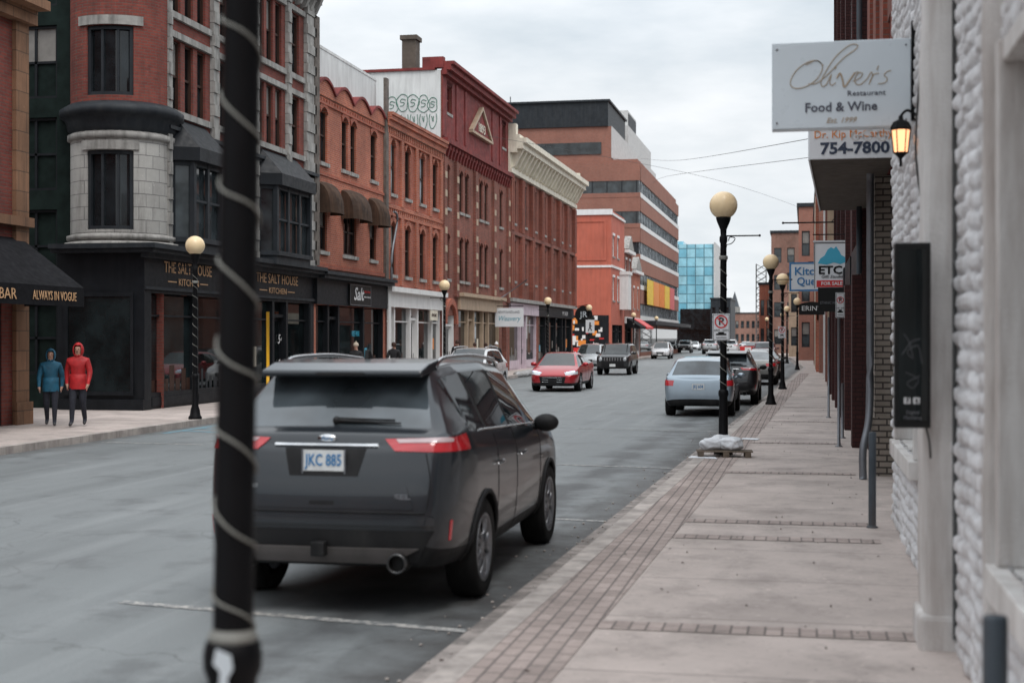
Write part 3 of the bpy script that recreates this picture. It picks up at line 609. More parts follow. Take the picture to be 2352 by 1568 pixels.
# --- B4
W=14.8; y0=63.1
cols=[(1.1,1),(4.3,2),(8.6,2),(12.9,1)]
ops=[]
for z,h in ((4.7,2.1),(8.0,2.0)):
    for x,n in cols: ops+=[(x-.35,z,.7,h)] if n==1 else [(x-.95,z,.7,h),(x+.25,z,.7,h)]
att=[(.8,12.4,.9,1.25),(13.0,12.4,.9,1.25)]
e=building('tall brown brick warehouse with painted gable dated 1893',(XF,y0,0),90,W,12,14.2,'b4',ops+att+[(.5,.1,1.8,2.9),(3.2,.1,9.3,3.2),(13.1,.1,1.2,2.8)])
for a,c,w,h in ops: window(e,a+w/2,c,w,h,arch=.2,lint='b5',wm='b4',fm='woodbr')
for a,c,w,h in att: window(e,a+w/2,c,w,h,fm='darkredpaint',lint='darkredpaint')
g=G(); g.box(0,.8,-.05,-.003,11.2,14.0).box(1.7,13.0,-.05,-.003,11.2,14.0).box(13.9,W,-.05,-.003,11.2,14.0).box(.8,1.7,-.05,-.003,11.2,12.398).box(.8,1.7,-.05,-.003,13.66,14).box(13,13.9,-.05,-.003,11.2,12.398).box(13,13.9,-.05,-.003,13.66,14)
for x in (2.4,4.2,10.3,12.2): g.box(x,x+.3,-.1,-.051,11.3,13.95)
mk('painted_attic',g,'darkredpaint',e)
cornice(e,-.05,W+.05,[(10.7,10.9,.15),(10.9,11.12,.3)],'darkredpaint',(10.3,10.85,.22,.6,.2)); cornice(e,-.05,W+.05,[(14.0,14.2,.25),(14.2,14.45,.45),(14.45,14.6,.6)],'darkredpaint')
mk('pediment',G().prism([(5.3,12.2),(9.6,12.2),(7.45,13.5)],'y',-.16,-.052),'darkredpaint',e); mk('pediment_trim',G().prism([(5.1,12.08),(9.8,12.08),(9.8,12.2),(5.1,12.2)],'y',-.26,-.052).prism([(5.1,12.22),(5.35,12.2),(7.45,13.5),(7.45,13.68)],'y',-.26,-.052).prism([(9.8,12.22),(7.45,13.68),(7.45,13.5),(9.55,12.2)],'y',-.26,-.052),'beige',e)
text('1893',.62,'cream',e,(7.45,-.18,12.55),w=1.5,bold=.01)
g=G()
for x in (0,2.3,6.3,10.6,W-.5):
    g.box(x,x+.5,-.14,-.003,3.9,10.28,0)
    for z in np.arange(4.2,10,.85): g.box(x+.06,x+.44,-.16,-.141,z,z+.3,1)
mks('brick_pier',g,['b4','beige'],e)
shop(e,3.2,12.5,3.3,'beige',[1.6,1,1.6,1,2],door=1); shop(e,.5,2.3,3.0,'white',[1],door=0)
mk('fascia',G().box(3.0,12.7,-.15,-.003,3.32,3.95).box(2.9,12.8,-.35,-.003,3.95,4.12),'beige',e)
g=G()
for k in range(10):
    a,b=R(18*k),R(18*k+18); g.prism([(1.4+r*math.cos(t_),2.6+r*math.sin(t_)) for r,t_ in ((.92,a),(1.2,a),(1.2,b),(.92,b))],'y',-.15,-.002)
mk('door_arch',g,'b3',e)
mk('side_render',G().box(-.035,-.003,.05,11.9,10.0,14.2),'whitewall',e)
mk('side_coping',G().box(-.12,.3,0.3,12,14.2,14.32).box(-.1,.25,-.1,.9,14.3,14.8),'darkredpaint',e)
mk('chimney',G().box(.2,.95,1.3,1.95,14,15.7).box(.12,1.03,1.22,2.03,15.7,15.9),'soffit',e)
mk('chimney',G().box(7.2,7.9,2.3,3.0,14,15.5).lathe([(.2,15.5),(.17,15.9)],12,(7.55,2.6,0)),'b4',e)
gr=G()
def gs(pts): gr.tube([(-.045,p.x,p.y) for p in smooth([Vector((a,b)).to_3d() for a,b in pts],5)],.018,5)
for cx,cz,s in ((2.35,12.65,.36),(1.85,12.75,.36),(1.35,12.72,.36),(.85,12.68,.36),(.42,12.62,.3)):
    gs([(cx+s*.75*math.cos(R(t))*(1+.16*math.sin(3*R(t)+cx*4)),cz+s*1.1*math.sin(R(t))) for t in range(0,375,20)])
    gs([(cx-s*.4,cz+s*.35),(cx+s*.1,cz+s*.5),(cx+s*.3,cz+.05),(cx-s*.2,cz),(cx-.02,cz-s*.35),(cx+s*.35,cz-s*.4)])
for k in range(5):
    cx=.35+k*.45; gs([(cx-.1,12.2),(cx-.12,11.9-.05*k),(cx,11.6-.08*k),(cx+.15,11.55-.05*k),(cx+.24,11.9),(cx+.2,12.2)]); gs([(cx+.03,12.1),(cx+.05,11.85),(cx+.12,12.1)])
mk('graffiti',gr,'graf',e,label='green bubble letter graffiti outline')
s=thing('hanging_sign','pale hanging board sign on a bracket over the shop','sign',(XF+.8,y0+11.2,3.1),90)
mk('board',G().box(-.04,.0,-.8,.75,-.55,.45),'signw',s)
text('NEWFOUNDLAND',.2,'txtgrey',s,(-.045,0,.22),rot=(90,0,-90),w=1.2); text('Weavery',.38,'teal',s,(-.045,0,-.12),rot=(90,0,-90),ital=.3,w=1.2)
mk('bracket',G().tube([(-.02,.8,.55),(-.02,-.8,.55)],.025).tube([(-.02,.8,1.1),(-.02,-.1,.6)],.015),'blackmet',s)
fl=thing('flag_pole','thin wall mounted flag pole angled over the pavement','flag pole',(XF,y0+12.2,4.0),90); mk('pole',G().tube([(0,0,0),(0,-1.6,1.1)],.03),'metgrey',fl)
# --- B5
W=22.5; y0=77.9
ops=[]; nb=7
for i in range(nb):
    x=1.6+i*3.2
    for z,h in ((5.2,2.3),(8.5,2.4)): ops.append((x-.55,z,1.1,h))
e=building('maroon brick commercial block with cream bracketed cornice',(XF,y0,0),90,W,14,12.2,'b5',ops+[(.4,.1,8.2,3.2),(9.2,.1,12.9,3.2)])
for i,(a,c,w,h) in enumerate(ops): window(e,a+w/2,c,w,h,fm='teal',style='sash top',lint='b4',gm='g2' if i%3 else 'g3')
g=G()
for i in range(nb+1):
    x=i*3.2-.1 if i else .05
    for dx in (0,.45): g.box(x+dx,x+dx+.3,-.22,-.003,4.21,7.79).box(x+dx,x+dx+.3,-.22,-.003,8.01,11.1)
mks('pilaster',g,'b5',e); cornice(e,-.1,W+.3,[(4.0,4.2,.3)],'stone'); cornice(e,-.1,W+.1,[(7.8,8.0,.18)],'b4',nm='string_course')
cornice(e,-.2,W+.5,[(11.2,11.45,.25),(11.45,12.3,.15),(12.3,12.5,.55),(12.5,12.8,.9),(12.8,13.1,1.1),(13.1,13.3,.7)],'cream',(11.5,12.5,.85,1.05,.3))
mks('parapet_cap',G().box(-.2,.3,-.5,.5,13.3,13.9).box(W-.1,W+.4,-.5,.5,13.3,13.7),'cream',e)
shop(e,.4,8.6,3.3,'pink',[2,1,2],door=1); shop(e,9.2,22.1,3.3,'black',[2,1,2,2,1,2],door=1)
mk('fascia',G().box(.2,8.8,-.12,-.003,3.3,3.95),'pink',e); mk('fascia_board',G().box(9.0,22.3,-.12,-.003,3.3,3.95),'black',e)
text('MY SHOP',.4,'txtwhite',e,(18.5,-.14,3.6),w=2.2)
s=thing('hanging_sign','round black hanging sign with initials','sign',(XF+.9,y0+W-.6,3.6),90)
mk('disc',G().lathe([(.001,-.04),(.62,-.04),(.62,.04),(.001,.04)],28,ax='x',sm=False),'txtblack',s); text('JR',.6,'signw2',s,(-.05,0,0),rot=(90,0,-90)); mk('bracket',G().tube([(0,.9,.5),(0,-.3,.7)],.03),'blackmet',s)
# --- B6
ops=[(1.0,9.0,1.2,1.8),(4,9.0,1.2,1.8),(1.0,5.2,1.2,2),(4,5.2,1.2,2),(.6,.1,7,3)]
e=building('three storey shop painted red with pale band',(XF,121,0),90,9,14,12.9,'redpaint',ops,name='painted_building')
for a,c,w,h in ops[:4]: window(e,a+w/2,c,w,h,fm='white',lint='white')
shop(e,.6,7.6,3.1,'black',[2,1,2],door=1)
mk('band',G().box(-.08,-.003,-.05,13,8.0,8.18).box(0,9,-.1,-.003,8.0,8.2),'white',e); mk('cornice',G().box(-.1,9,-.12,-.003,12.5,12.7).box(-.12,-.003,-.12,13.9,12.5,12.98),'white',e)
mk('wall_panel',G().box(-.06,-.003,.4,6,8.6,8.8).box(-.06,-.003,.4,6,11.9,12.1).box(-.06,-.003,.4,.6,8.8,11.9),'redpaint',e)
mk('bay_window',G().box(5.6,7.6,-.8,-.003,4.5,7.6).box(5.5,7.7,-.9,-.003,7.6,7.9),'white',e)
g=G(); random.seed(3)
for i in range(60):
    a=random.uniform(.6,3.2); c=random.uniform(.6,3.6); g.box(-.05-.0002*i,-.004,a,a+random.uniform(.1,.6),c,c+random.uniform(.1,.5),random.randrange(4))
mk('mural',g,['txtorange','red','white','txtblack'],e,label='colourful painted mural panel')
mk('dark_base',G().box(-.04,-.003,.2,12,.1,3.9),'black',e)
for i,(y,w,h,mt,lab) in enumerate(((130.2,5.5,10.2,'b5','narrow brick shop with white bay and pediment'),(135.9,6.8,8.6,'b2','low brick shop with striped awning'))):
    ops=[(w*.2-.4,4.8,.9,2),(w*.7-.4,4.8,.9,2),(.4,.1,w-.8,3)]
    if h>10: ops+=[(w*.2-.4,7.6,.9,1.6),(w*.7-.4,7.6,.9,1.6)]
    e=building(lab,(XF,y,0),90,w,10,h,mt,ops)
    for a,c,w_,h_ in ops:
        if w_<1: window(e,a+w_/2,c,w_,h_,fm='white',lint='white')
    shop(e,.4,w-.4,3.1,'white' if i else 'black',[1,2],door=0); cornice(e,0,w,[(h-.4,h-.1,.4)],'white'); mk('fascia',G().box(0,w,-.15,-.003,3.3,3.9),'white',e)
    mk('pediment',G().prism([(w*.1,h),(w*.9,h),(w*.5,h+1.3)],'y',-.3,.3),'stone',e)
    aw=thing('awning','sloping fabric shop awning','awning',(XF,y,0),90); mk('canopy',G().prism([(-.01,3.9),(-1.4,3.0),(-1.4,2.8),(-.01,2.9)],'x',.4,w-.4),'red' if i else 'blackawn',aw)
e=thing('office_building','brown brick office block with ribbon windows and dark penthouse','building',(XF,143,0),90)
def bands(e,rot,L,H,loc,front):
    h=ob('facade',None,e,loc,(0,0,rot)); g=G(); zz=4.2; g.box(0,L,0,.3,0,.5); w=G(); mul=G(); wp=G()
    while zz<H-1.2:
        g.box(0,L,.0,.3,zz-.02+1.25,min(H,zz+(2.64 if front else 3.1))); w.box(.05,L-.05,.1,.14,zz,zz+1.26)
        x=.6
        while x<L: mul.box(x-.05,x+.05,.03,.099,zz,zz+1.25); x+=1.5
        wp.box(0,L,-.03,.13,zz-.45,zz-.001); zz+=3.1
    g.box(0,L,.0,.3,3.0,3.74)
    mk('brick_bands',g,'b7',h); mk('ribbon_window',w,'g3' if front else 'g2',h); mk('mullions',mul,'darkgrey',h)  # front ribbon glass: white sky reflection put into a paler base colour
    mk('sill_bands',wp,'white' if front else 'b7',h)
    mk('shop_glazing',G().box(0,L,.2,.25,.5,3.0),'gshop',h)
bands(e,0,44,20.1,(0,0,0),1)
mk('core',G().box(.2,43.8,.32,40,0,20.0).box(.3,43.8,3.0,40,20.0,23.4),'b7',e)
bands(e,-90,34,20.1,(-.001,34,0),0)
mk('upper_ribbon_window',G().box(.2,.29,4,38,20.6,21.8),'g2',e)
mk('upper_front',G().box(.3,43.5,2.93,2.99,20.2,23.4),'conc',e)
mk('penthouse',G().box(.1,14,3.3,40,23.41,25.9).box(-.1,14.2,3.1,40.2,25.9,26.1),'darkgrey',e)
mk('plant_room',G().box(16,40,3.2,16,23.42,25.8).box(18,26,3.5,14,25.8,27.8),'conc',e)
mk('plant_louvre',G().box(18.5,25.5,3.42,3.49,26,27.5),'darkgrey',e)
g=G()
for x,y,h in ((3,14,1.2),(6,9,.8),(20,6,2.8),(34,5,3),(34.6,5,2.2)): g.tube([(x,y,25.5),(x,y,26+h)],.05)
mks('roof_vent',g,'metgrey',e)
for i in range(5):
    b=thing('banner','coloured fabric banner panel on the office front','banner',(XF+.3,146+i*6.2,5.4),90,'coloured banners on the office front'); mk('cloth',G().box(0,5.8,-.1,-.05,0,2.6),['yel2','txtorange','orange','yel2','red'][i],b)
cn=thing('shop_canopy','long dark glazed canopy along the office front','canopy',(XF,143,0),90); mk('slab',G().box(0,44,-1.6,-.01,3.3,3.7),'darkgrey',cn)
# --- end of street and unseen blocks added behind the viewpoint to darken reflections
def far(lab,x0,x1,y,H,mt,nx,nz,D=18,name='brick_building',gm='g2',lint=None,rz=0,loc=None):
    W=x1-x0; ops=[]
    for i in range(nx):
        for j in range(nz):
            ops.append((W*(i+.5)/nx-W/nx*.28,1.2+(H-1.5)*(j)/nz,W/nx*.56,(H-1.5)/nz*.55))
    e=building(lab,loc or (x0,y,0),rz,W,D,H,mt,ops,name=name)
    for a,c,w,h in ops: window(e,a+w/2,c,w,h,gm=gm,sill=None,lint=lint)
    mk('coping',G().box(-.15,W+.15,-.15,D+.15,H,H+.3),'darkgrey',e); return e
e=thing('glass_tower','blue glass office tower at the street end','building',(-25,268,0)); mk('curtain_wall',G().box(0,8.2,0,25,4,19.5).box(-.6,2.4,2,20,0,20.2),'gblue',e); mk('podium',G().box(.3,7.9,.3,20,0,4).box(2.0,8.0,-.6,-.05,3.5,7.4),'g1',e); mk('fin',G().box(8.2,8.5,-.2,25,0,19.8),'conc',e)
far('low glass fronted office beside the tower',-17,-13.4,262,9,'darkgrey',3,3,name='office_building',gm='g1')
far('low brick warehouse closing the street',-16,-6.2,330,7.5,'b8',8,2)
far('long pale low building with flat roof',-13,-5,420,11,'conc',8,3,name='office_building')
far('brown brick end block without ornament',-4.0,0.6,172,14.4,'b8',3,4)
far('low orange brick terrace house',-5.6,-4.05,178,8.5,'b2',2,2)
far('brick corner building with dark roof',-.55,4,118,12.6,'b7',4,3)
far('small beige shop at the corner',-1.6,-.6,141,8,'beige',1,2)
far('unseen brown brick commercial block across the street',0,24,0,10,'b4',6,2,D=8,rz=90,loc=(XF,-4.6,0))
far('unseen brick terrace further back along the pavement',0,26,0,8.5,'b4',6,2,D=8,rz=-90,loc=(1.0,-2.0,0))
far('unseen dark brick block closing the street behind',0,34,0,10,'b4',8,3,D=8,rz=180,loc=(10,-34,0))
e=thing('church_spire','grey church spire far away','church',(-27,560,0)); mk('tower',G().box(-2,2,-2,2,0,14),'stone',e); mk('spire',G().lathe([(1.8,14),(.05,20)],8,sm=False),'bollard',e)
e=thing('lattice_tower','steel lattice tower standing over low roofs','tower',(-7.1,236,0)); g=G()
for x in (-.8,.8):
    for y in (-.8,.8): g.tube([(x,y,0),(x,y,14)],.06,4)
for i in range(14):
    g.tube([(-.8,-.8,i),(.8,-.8,i+1)],.04,4).tube([(.8,-.8,i),(-.8,-.8,i+1)],.04,4).tube([(-.8,.8,i),(.8,.8,i+1)],.04,4)
mk('lattice',g,'wire',e)
for pts in ([(-12.6,120,15.0),(-8,85,11.6),(.95,40,7.0)],[(-16.2,143,20),(-7,80,11.9),(1.0,30,6.2)],[(-16.0,70,12.2),(-6,90,12.0),(.2,118,12.3)]):
    w=mk('overhead_wire',G().tube(smooth(pts,10),.009,4),'wire'); tag(w,'thin black overhead wire crossing the street','wire')
# ------------------------------------------------------------ RIGHT SIDE
XR=.88
e=thing('stone_building','white painted rough stone shop front wall','building',(XR,2.5,0)); RB=e
st_=.021; ys=np.arange(0,12.3,st_); zs=np.arange(0.0,5.8,st_)
YY,ZZ=np.meshgrid(ys,zs,indexing='ij'); wob=.012*np.sin(YY*3.1+ZZ*2)+.01*np.sin(YY*7.7)
row=np.floor((ZZ+wob)/.105).astype(int); fz=(ZZ+wob)/.105-row
bl=.25+.07*np.sin(row*12.9); offr=(np.sin(row*78.233)*43758.5)%1; yb=YY/bl+offr; cb_=np.floor(yb).astype(int); fy=yb-cb_
h1=(np.sin(cb_*127.1+row*311.7)*43758.5453)%1
ez=np.minimum(fz,1-fz)*.105; ey=np.minimum(fy,1-fy)*bl; ed=np.minimum(ez,ey)
H_=np.clip(ed/.022,0,1); H_=H_*H_*(3-2*H_); nzv=np.array([[noise.noise(Vector((a*9,b*9,3)))for b in zs[::3]] for a in ys[::3]])
nz2=np.repeat(np.repeat(nzv,3,0),3,1)[:len(ys),:len(zs)]
k=np.ones(5)/5; nz2=np.apply_along_axis(lambda m:np.convolve(m,k,'same'),0,nz2); nz2=np.apply_along_axis(lambda m:np.convolve(m,k,'same'),1,nz2)
XX=-(H_*(.018+.024*h1)+nz2*.03)
vs=np.stack([XX,YY,ZZ],-1).reshape(-1,3); nY,nZ=len(ys),len(zs)
ii,jj=np.meshgrid(np.arange(nY-1),np.arange(nZ-1),indexing='ij'); cy=ys[ii]; cz=zs[jj]
hole=((cy<4.05)&(cz>.95)&(cz<3.2))|((cy>8.9)&(cy<11.4)&(cz>1.0)&(cz<2.5)); ii=ii[~hole]; jj=jj[~hole]
fs=np.stack([ii*nZ+jj,ii*nZ+jj+1,(ii+1)*nZ+jj+1,(ii+1)*nZ+jj],-1)
me=bpy.data.meshes.new('stone_wall'); me.from_pydata(vs.tolist(),[],fs.tolist()); me.materials.append(M['stucco']); me.polygons.foreach_set('use_smooth',[True]*len(fs)); ob('wall',me,e)
mk('upper_wall',G().box(.0,6,0,12.3,5.7,9).box(.35,6,.1,12.28,0,5.7).box(0.0,.34,12.27,12.3,0,5.7),'stucco2',e)
def rwin(y0,y1,z0,z1):
    w=mk('window',G().box(.16,.18,y0,y1,z0,z1),'g2',e); f=G()
    f.box(-.06,.17,y0-.09,y0,z0-.05,z1+.1).box(-.06,.17,y1,y1+.09,z0-.05,z1+.1).box(-.04,.17,y0,y1,z1,z1+.1).box(-.1,.17,y0-.12,y1+.12,z0-.2,z0-.052)
    mk('window_frame',f,'stucco2',e,bev=.01)
rwin(.2,4.0,1.0,3.15); rwin(9.0,11.3,1.05,2.45)
def rough_pier(x0,x1,y0,y1,z1,seed):
    g=G(); n=60; w=x1-x0; rows=[]
    for i in range(n+1):
        z=z1*i/n; rows.append([(x+noise.noise(Vector((x*4+seed,y*4,z*2.2)))*.022,y+noise.noise(Vector((x*4,y*4+seed,z*2.2+5)))*.018,z) for x,y in ((x1,y0),(x0+.03,y0),(x0+.008,y0+.008),(x0,y0+.03),(x0,y1-.03),(x0+.03,y1),(x1,y1))])
    for a,b in zip(rows,rows[1:]):
        for k in range(6): g.add([a[k],a[k+1],b[k+1],b[k]],[(0,1,2,3)],0,True)
    return g
mk('pilaster',rough_pier(-.2,.1,6.15,6.6,6.2,1),'stucco2',e); mk('pilaster_base',G().box(-.23,.1,6.12,6.63,0,.33),'stucco2',e,bev=.03); mk('pilaster',rough_pier(-.1,.1,4.15,4.27,5.8,4),'stucco2',e)
mk('cable_conduit',G().tube([(-.03,6.1,0.2),(-.04,6.1,6)],.014),'wire',e); mk('cable',G().tube(smooth([(-.1,7.6,3.9),(-.12,7.9,3.3),(-.05,8.2,2.9)]),.008),'wire',e)
e=thing('menu_box','tall black notice box fixed to the stone wall','notice box',(.60,8.47,1.975))
mk('case',G().box(-.10,.10,-.045,.08,-.54,.52),'txtblack',e,bev=.008); mk('glass_front',G().box(-.08,.08,-.052,-.046,-.5,.48),'gshop',e)
mks('icon',G().box(-.048,-.013,-.058,-.054,-.40,-.365).box(.003,.038,-.058,-.054,-.40,-.365),'txtwhite',e,tol=.002); text('f',.038,'txtblack',e,(-.030,-.060,-.382),bold=.002); text('t',.038,'txtblack',e,(.021,-.060,-.382),bold=.002)
text('Digital',.028,'metgrey',e,(0,-.056,-.45)); text('Marketing',.024,'metgrey',e,(0,-.056,-.48))
mk('hanging_cable',G().tube(smooth([(.08,.03,-.54),(.10,.05,-.62),(.11,.08,-.72)]),.006),'txtblack',e)
sc=G()
for pts in ([(-.05,.0),(-.02,-.05),(.0,-.14),(-.03,-.10),(.03,-.07),(.05,-.17)],[(-.04,-.22),(.03,-.26),(.0,-.31),(-.03,-.28),(.04,-.24)],[(-.06,-.12),(-.01,-.05),(.04,-.03)]):
    sc.tube([(p.x,-.055,p.y+.0) for p in smooth([Vector((a,b,0)) for a,b in pts])],.0015,4)
mk('scribble',sc,'metgrey',e,label='scratched graffiti tag')
e=thing('projecting_sign','white restaurant sign board projecting from the wall','sign',(.28,11.85,4.005))
mk('board',G().box(-.55,.55,0,.13,-.355,.355),'signw2',e,bev=.006); mk('face',G().box(-.54,.54,-.008,-.001,-.345,.345),'signw2',e)
cur=G()
def cs(pts,w=.0038):
    q=smooth([Vector(((a-1934)*.0034,0,(204-b)*.0034)) for a,b in pts],7); q=[p+Vector((0,-.012,0)) for p in q]
    cur.tube(q,w,5)
cs([(1893,158),(1880,146),(1858,148),(1832,165),(1816,192),(1822,208),(1845,209),(1872,195),(1888,174),(1890,156),(1876,145),(1852,155)])
cs([(1858,201),(1878,199),(1905,178),(1940,142),(1968,122),(1972,112),(1954,112),(1922,138),(1899,172),(1888,196),(1891,208),(1900,204)])
cs([(1900,204),(1912,180),(1908,198),(1913,206),(1922,200)]); cs([(1920,167),(1923,163)],.005)
cs([(1924,190),(1932,178),(1938,194),(1942,211),(1955,194),(1966,178)],.007); cs([(1966,178),(1974,176)],.004)
cs([(1962,198),(1978,191),(1984,181),(1976,178),(1967,190),(1969,204),(1980,206),(1996,192)])
cs([(1996,192),(2004,178),(2007,186),(1999,207)]); cs([(2001,200),(2010,184),(2022,181)]); cs([(2021,163),(2017,173)],.004)
cs([(2050,176),(2041,178),(2034,186),(2041,195),(2035,204),(2020,206)])
mk('script_lettering',cur,'gold2',e)
text('Restaurant',.062,'txtgrey',e,(.2,-.011,-.078),w=.30); text('Food & Wine',.105,'txtgrey',e,(0,-.011,-.185),w=.57,bold=.002); text('Est. 1999',.06,'gold2',e,(.0,-.011,-.292),ital=.35,w=.24)
mk('bracket',G().box(.555,.60,.03,.1,-.3,.5).tube([(.56,.06,.4),(.66,.06,.4)],.015).tube([(.56,.06,-.2),(.66,.06,-.2)],.02).ball((.6,.06,-.2),.04).ball((.6,.06,.25),.03).tube(smooth([(.6,.06,.3),(.66,.06,.36),(.62,.06,.44),(.58,.06,.38)]),.01),'blackmet',e)
g=G()
for x in (-.51,.51):
    for z in (-.3,.3): g.ball((x,-.012,z),.009,8)
mks('bolt',g,'metgrey',e)
e=thing('wall_lantern','lit black wall lantern on the stone wall','lantern',(.735,11.6,3.5))
g=G(); g.lathe([(.075,.09),(.085,.1),(.06,.15),(.02,.17),(.015,.2)],6,sm=False).lathe([(.05,-.1),(.06,-.09),(.01,-.14),(.012,-.2)],6,sm=False)
for i in range(6):
    a=math.pi/3*i; g.tube([(.055*math.cos(a),.055*math.sin(a),-.095),(.075*math.cos(a),.075*math.sin(a),.095)],.005,4)
g.tube(smooth([(0,0,.2),(.05,0,.24),(.12,0,.2)]),.012); mk('frame',g,'blackmet',e); mk('lamp_glass',G().lathe([(.03,-.09),(.05,-.085),(.068,.085),(.03,.09)],6,sm=False),'lit',e)
e=thing('scroll_bracket','white wrought iron scroll bracket','bracket',(.66,12.3,3.66)); g=G().tube([(0.2,0,.06),(-.34,0,.06)],.012)
for k,(cx,s) in enumerate(((-.02,.085),(-.14,.06),(-.24,.045))): g.tube([(cx+s*(1-t/14)*math.cos(t*.6+k),0,-.02+s*(1-t/14)*math.sin(t*.6+k)) for t in range(14)],.009,5)
mk('scroll',g,'white',e)
e=thing('brick_building','narrow building with beige brick pier and maroon upper floors','building',(XR,14.85,0))
mk('upper_wall',G().box(.1,8,0,9,4.6,13),'darkredpaint',e); g=G()
for y in (.8,2.6,4.4,6.2): g.box(.02,.098,y,y+.25,4.6,13).box(.05,.099,y+.4,y+1.4,5.6,7.6).box(.05,.099,y+.4,y+1.4,9,11)
mks('upper_trim',g,'b5',e); mk('lower_wall',G().box(.5,8,.0,9,0,4.6),'black',e); mk('brick_pier',G().box(.02,.6,4.6,5.3,0,4.1).box(-.02,.6,4.55,5.35,0,.9),'beigebrick',e)
mks('shop_window',G().box(.42,.46,.2,4.4,.7,3.4).box(.42,.46,5.6,8.8,.7,3.4),'gshop',e); mks('stall_riser',G().box(.3,.5,.2,4.4,.1,.7).box(.3,.5,5.6,8.8,.1,.7),'stone',e)
c=thing('canopy','box canopy with dentist phone number sign','canopy',(.05,17.4,4.1)); mk('soffit',G().prism([(0,0),(1.0,0),(1.0,7.2),(.2,7.2)],'z',0,.1),'soffit',c); mk('fascia',G().box(0,1.0,-.06,-.002,-.02,.75).prism([(-.02,0),(.0,0),(.2,7.2),(.18,7.2)],'z',-.02,.75),'signw',c)
text('Dr. Kip McCarthy',.13,'txtorange',c,(.5,-.065,.265),w=.90); text('754-7800',.19,'txtnavy',c,(.52,-.065,.095),w=.80,bold=.006)
e=thing('brick_building','dark brick shop row with maroon pilasters','building',(XR,23.9,0))
mk('wall',G().box(.12,8,0,24,0,14),'darkbrick',e); g=G()
for y in (.4,5,9.6,14.2,18.8,23.3): g.box(-.12,.118,y,y+.6,0,3.0).box(.02,.118,y,y+.4,3.0,13)
mks('pilaster',g,'darkbrick',e); g=G(); w=G()
for y in (1.2,5.8,10.4,15,19.6):
    w.box(.08,.118,y,y+3.4,.8,2.9); g.box(0,.119,y-.1,y+3.6,2.9,3.6)
    for z in (4.8,8.2,11): w.box(.09,.117,y+.3,y+1.3,z,z+1.8).box(.09,.117,y+1.9,y+2.9,z,z+1.8)
mks('fascia',g,'black',e); mks('window',w,'g1',e)
mk('gutter_pipe',G().box(-.1,.1,0,24,13.2,13.5).tube([(-.02,.05,3),(-.02,.05,13.2)],.05),'bollard',e)
far('row of brick shops further along the pavement',.95,9,48.5,9.5,'b8',4,3,D=26)
far('orange brick shop block with stepped front',.7,9,76,11,'b7',4,3,D=38)
for y,H,mt in ((50,9,'beige'),(56,9,'b4'),(63,9,'white'),(78,10.5,'b2'),(88,10.5,'cream'),(98,10.5,'b4')):
    x=.95 if y<76 else .7
    t=thing('shop_front_bay','narrow shop bay with fascia and dark glazing','shopfront',(x-.003,y+5,0),-90); g=G().box(0,5,-.1,0,2.9,3.6).box(0,.3,-.14,0,0,H).box(4.7,5,-.14,0,0,H); mk('surround',g,mt,t); mk('shop_window',G().box(.3,4.7,-.05,0,.6,2.9),'gshop',t); w=G()
    for z in (4.6,7.2): w.box(.8,1.9,-.05,0,z,z+1.6).box(3,4.1,-.05,0,z,z+1.6)
    mks('upper_window',w,'g1',t)
e=thing('projecting_sign','white hanging shop sign with blue iceberg and red for sale strip','sign',(.62,35.2,3.7))
mk('board',G().box(-.42,.42,0,.08,-.57,.57).box(-.44,.44,-.02,.1,.57,.6),'signw',e); mk('border',G().box(-.41,-.395,-.006,-.001,-.55,.55).box(.395,.41,-.006,-.001,-.55,.55).box(-.395,.395,-.006,-.001,.535,.55),'txtblack',e)
mk('iceberg',G().prism([(-.33,.05),(-.27,.17),(-.17,.24),(-.1,.38),(-.02,.44),(.05,.40),(.1,.46),(.18,.34),(.22,.25),(.31,.2),(.34,.08),(.2,.03),(.05,.07),(-.12,.02)],'y',-.008,-.002),'cyan',e)
text('ETC.',.27,'txtblack',e,(.0,-.01,-.12),w=.62,bold=.008); text('Gift Studio',.1,'txtblack',e,(0,-.01,-.27),ital=.3,w=.5); mk('for_sale_strip',G().box(-.36,.36,-.012,-.002,-.52,-.36),'red',e); text('FOR SALE',.11,'txtwhite',e,(0,-.015,-.44),w=.5,bold=.003)
mk('bracket',G().tube([(-.45,.04,.75),(.5,.04,.75)],.015).tube([(-.3,.04,.75),(-.3,.04,.6)],.006).tube([(.3,.04,.75),(.3,.04,.6)],.006),'blackmet',e)
e=thing('projecting_sign','white sign with blue border and blue serif lettering','sign',(.24,42,3.72)); mk('board',G().box(-.7,.7,0,.1,-.42,.42),'signw',e); mk('border',G().box(-.7,.7,-.008,-.001,.37,.42).box(-.7,.7,-.008,-.001,-.42,-.37).box(-.7,-.65,-.008,-.001,-.37,.37).box(.65,.7,-.008,-.001,-.37,.37),'txtblue',e)
text('Kitchen',.32,'txtblue',e,(-.02,-.01,.15),w=1.05,bold=.006); text('Queen',.32,'txtblue',e,(-.08,-.01,-.14),w=.8,bold=.006)
e=thing('projecting_sign','black arched pub sign with white lettering','sign',(.22,52,3.0)); mk('board',G().prism([(-.45,-.22),(.45,-.22),(.45,.15),(.25,.22),(0,.25),(-.25,.22),(-.45,.15)],'y',0,.08),'txtblack',e); text("ERIN'S",.24,'txtwhite',e,(0,-.01,0),w=.7)
e=thing('projecting_sign','dark hanging shop sign with small pale lettering','sign',(.58,33.2,2.85)); mk('board',G().box(-.3,.3,0,.08,-.3,.25),'txtblack',e); text('ETHNIC HOUSE',.09,'metgrey',e,(0,-.01,-.1),w=.5)
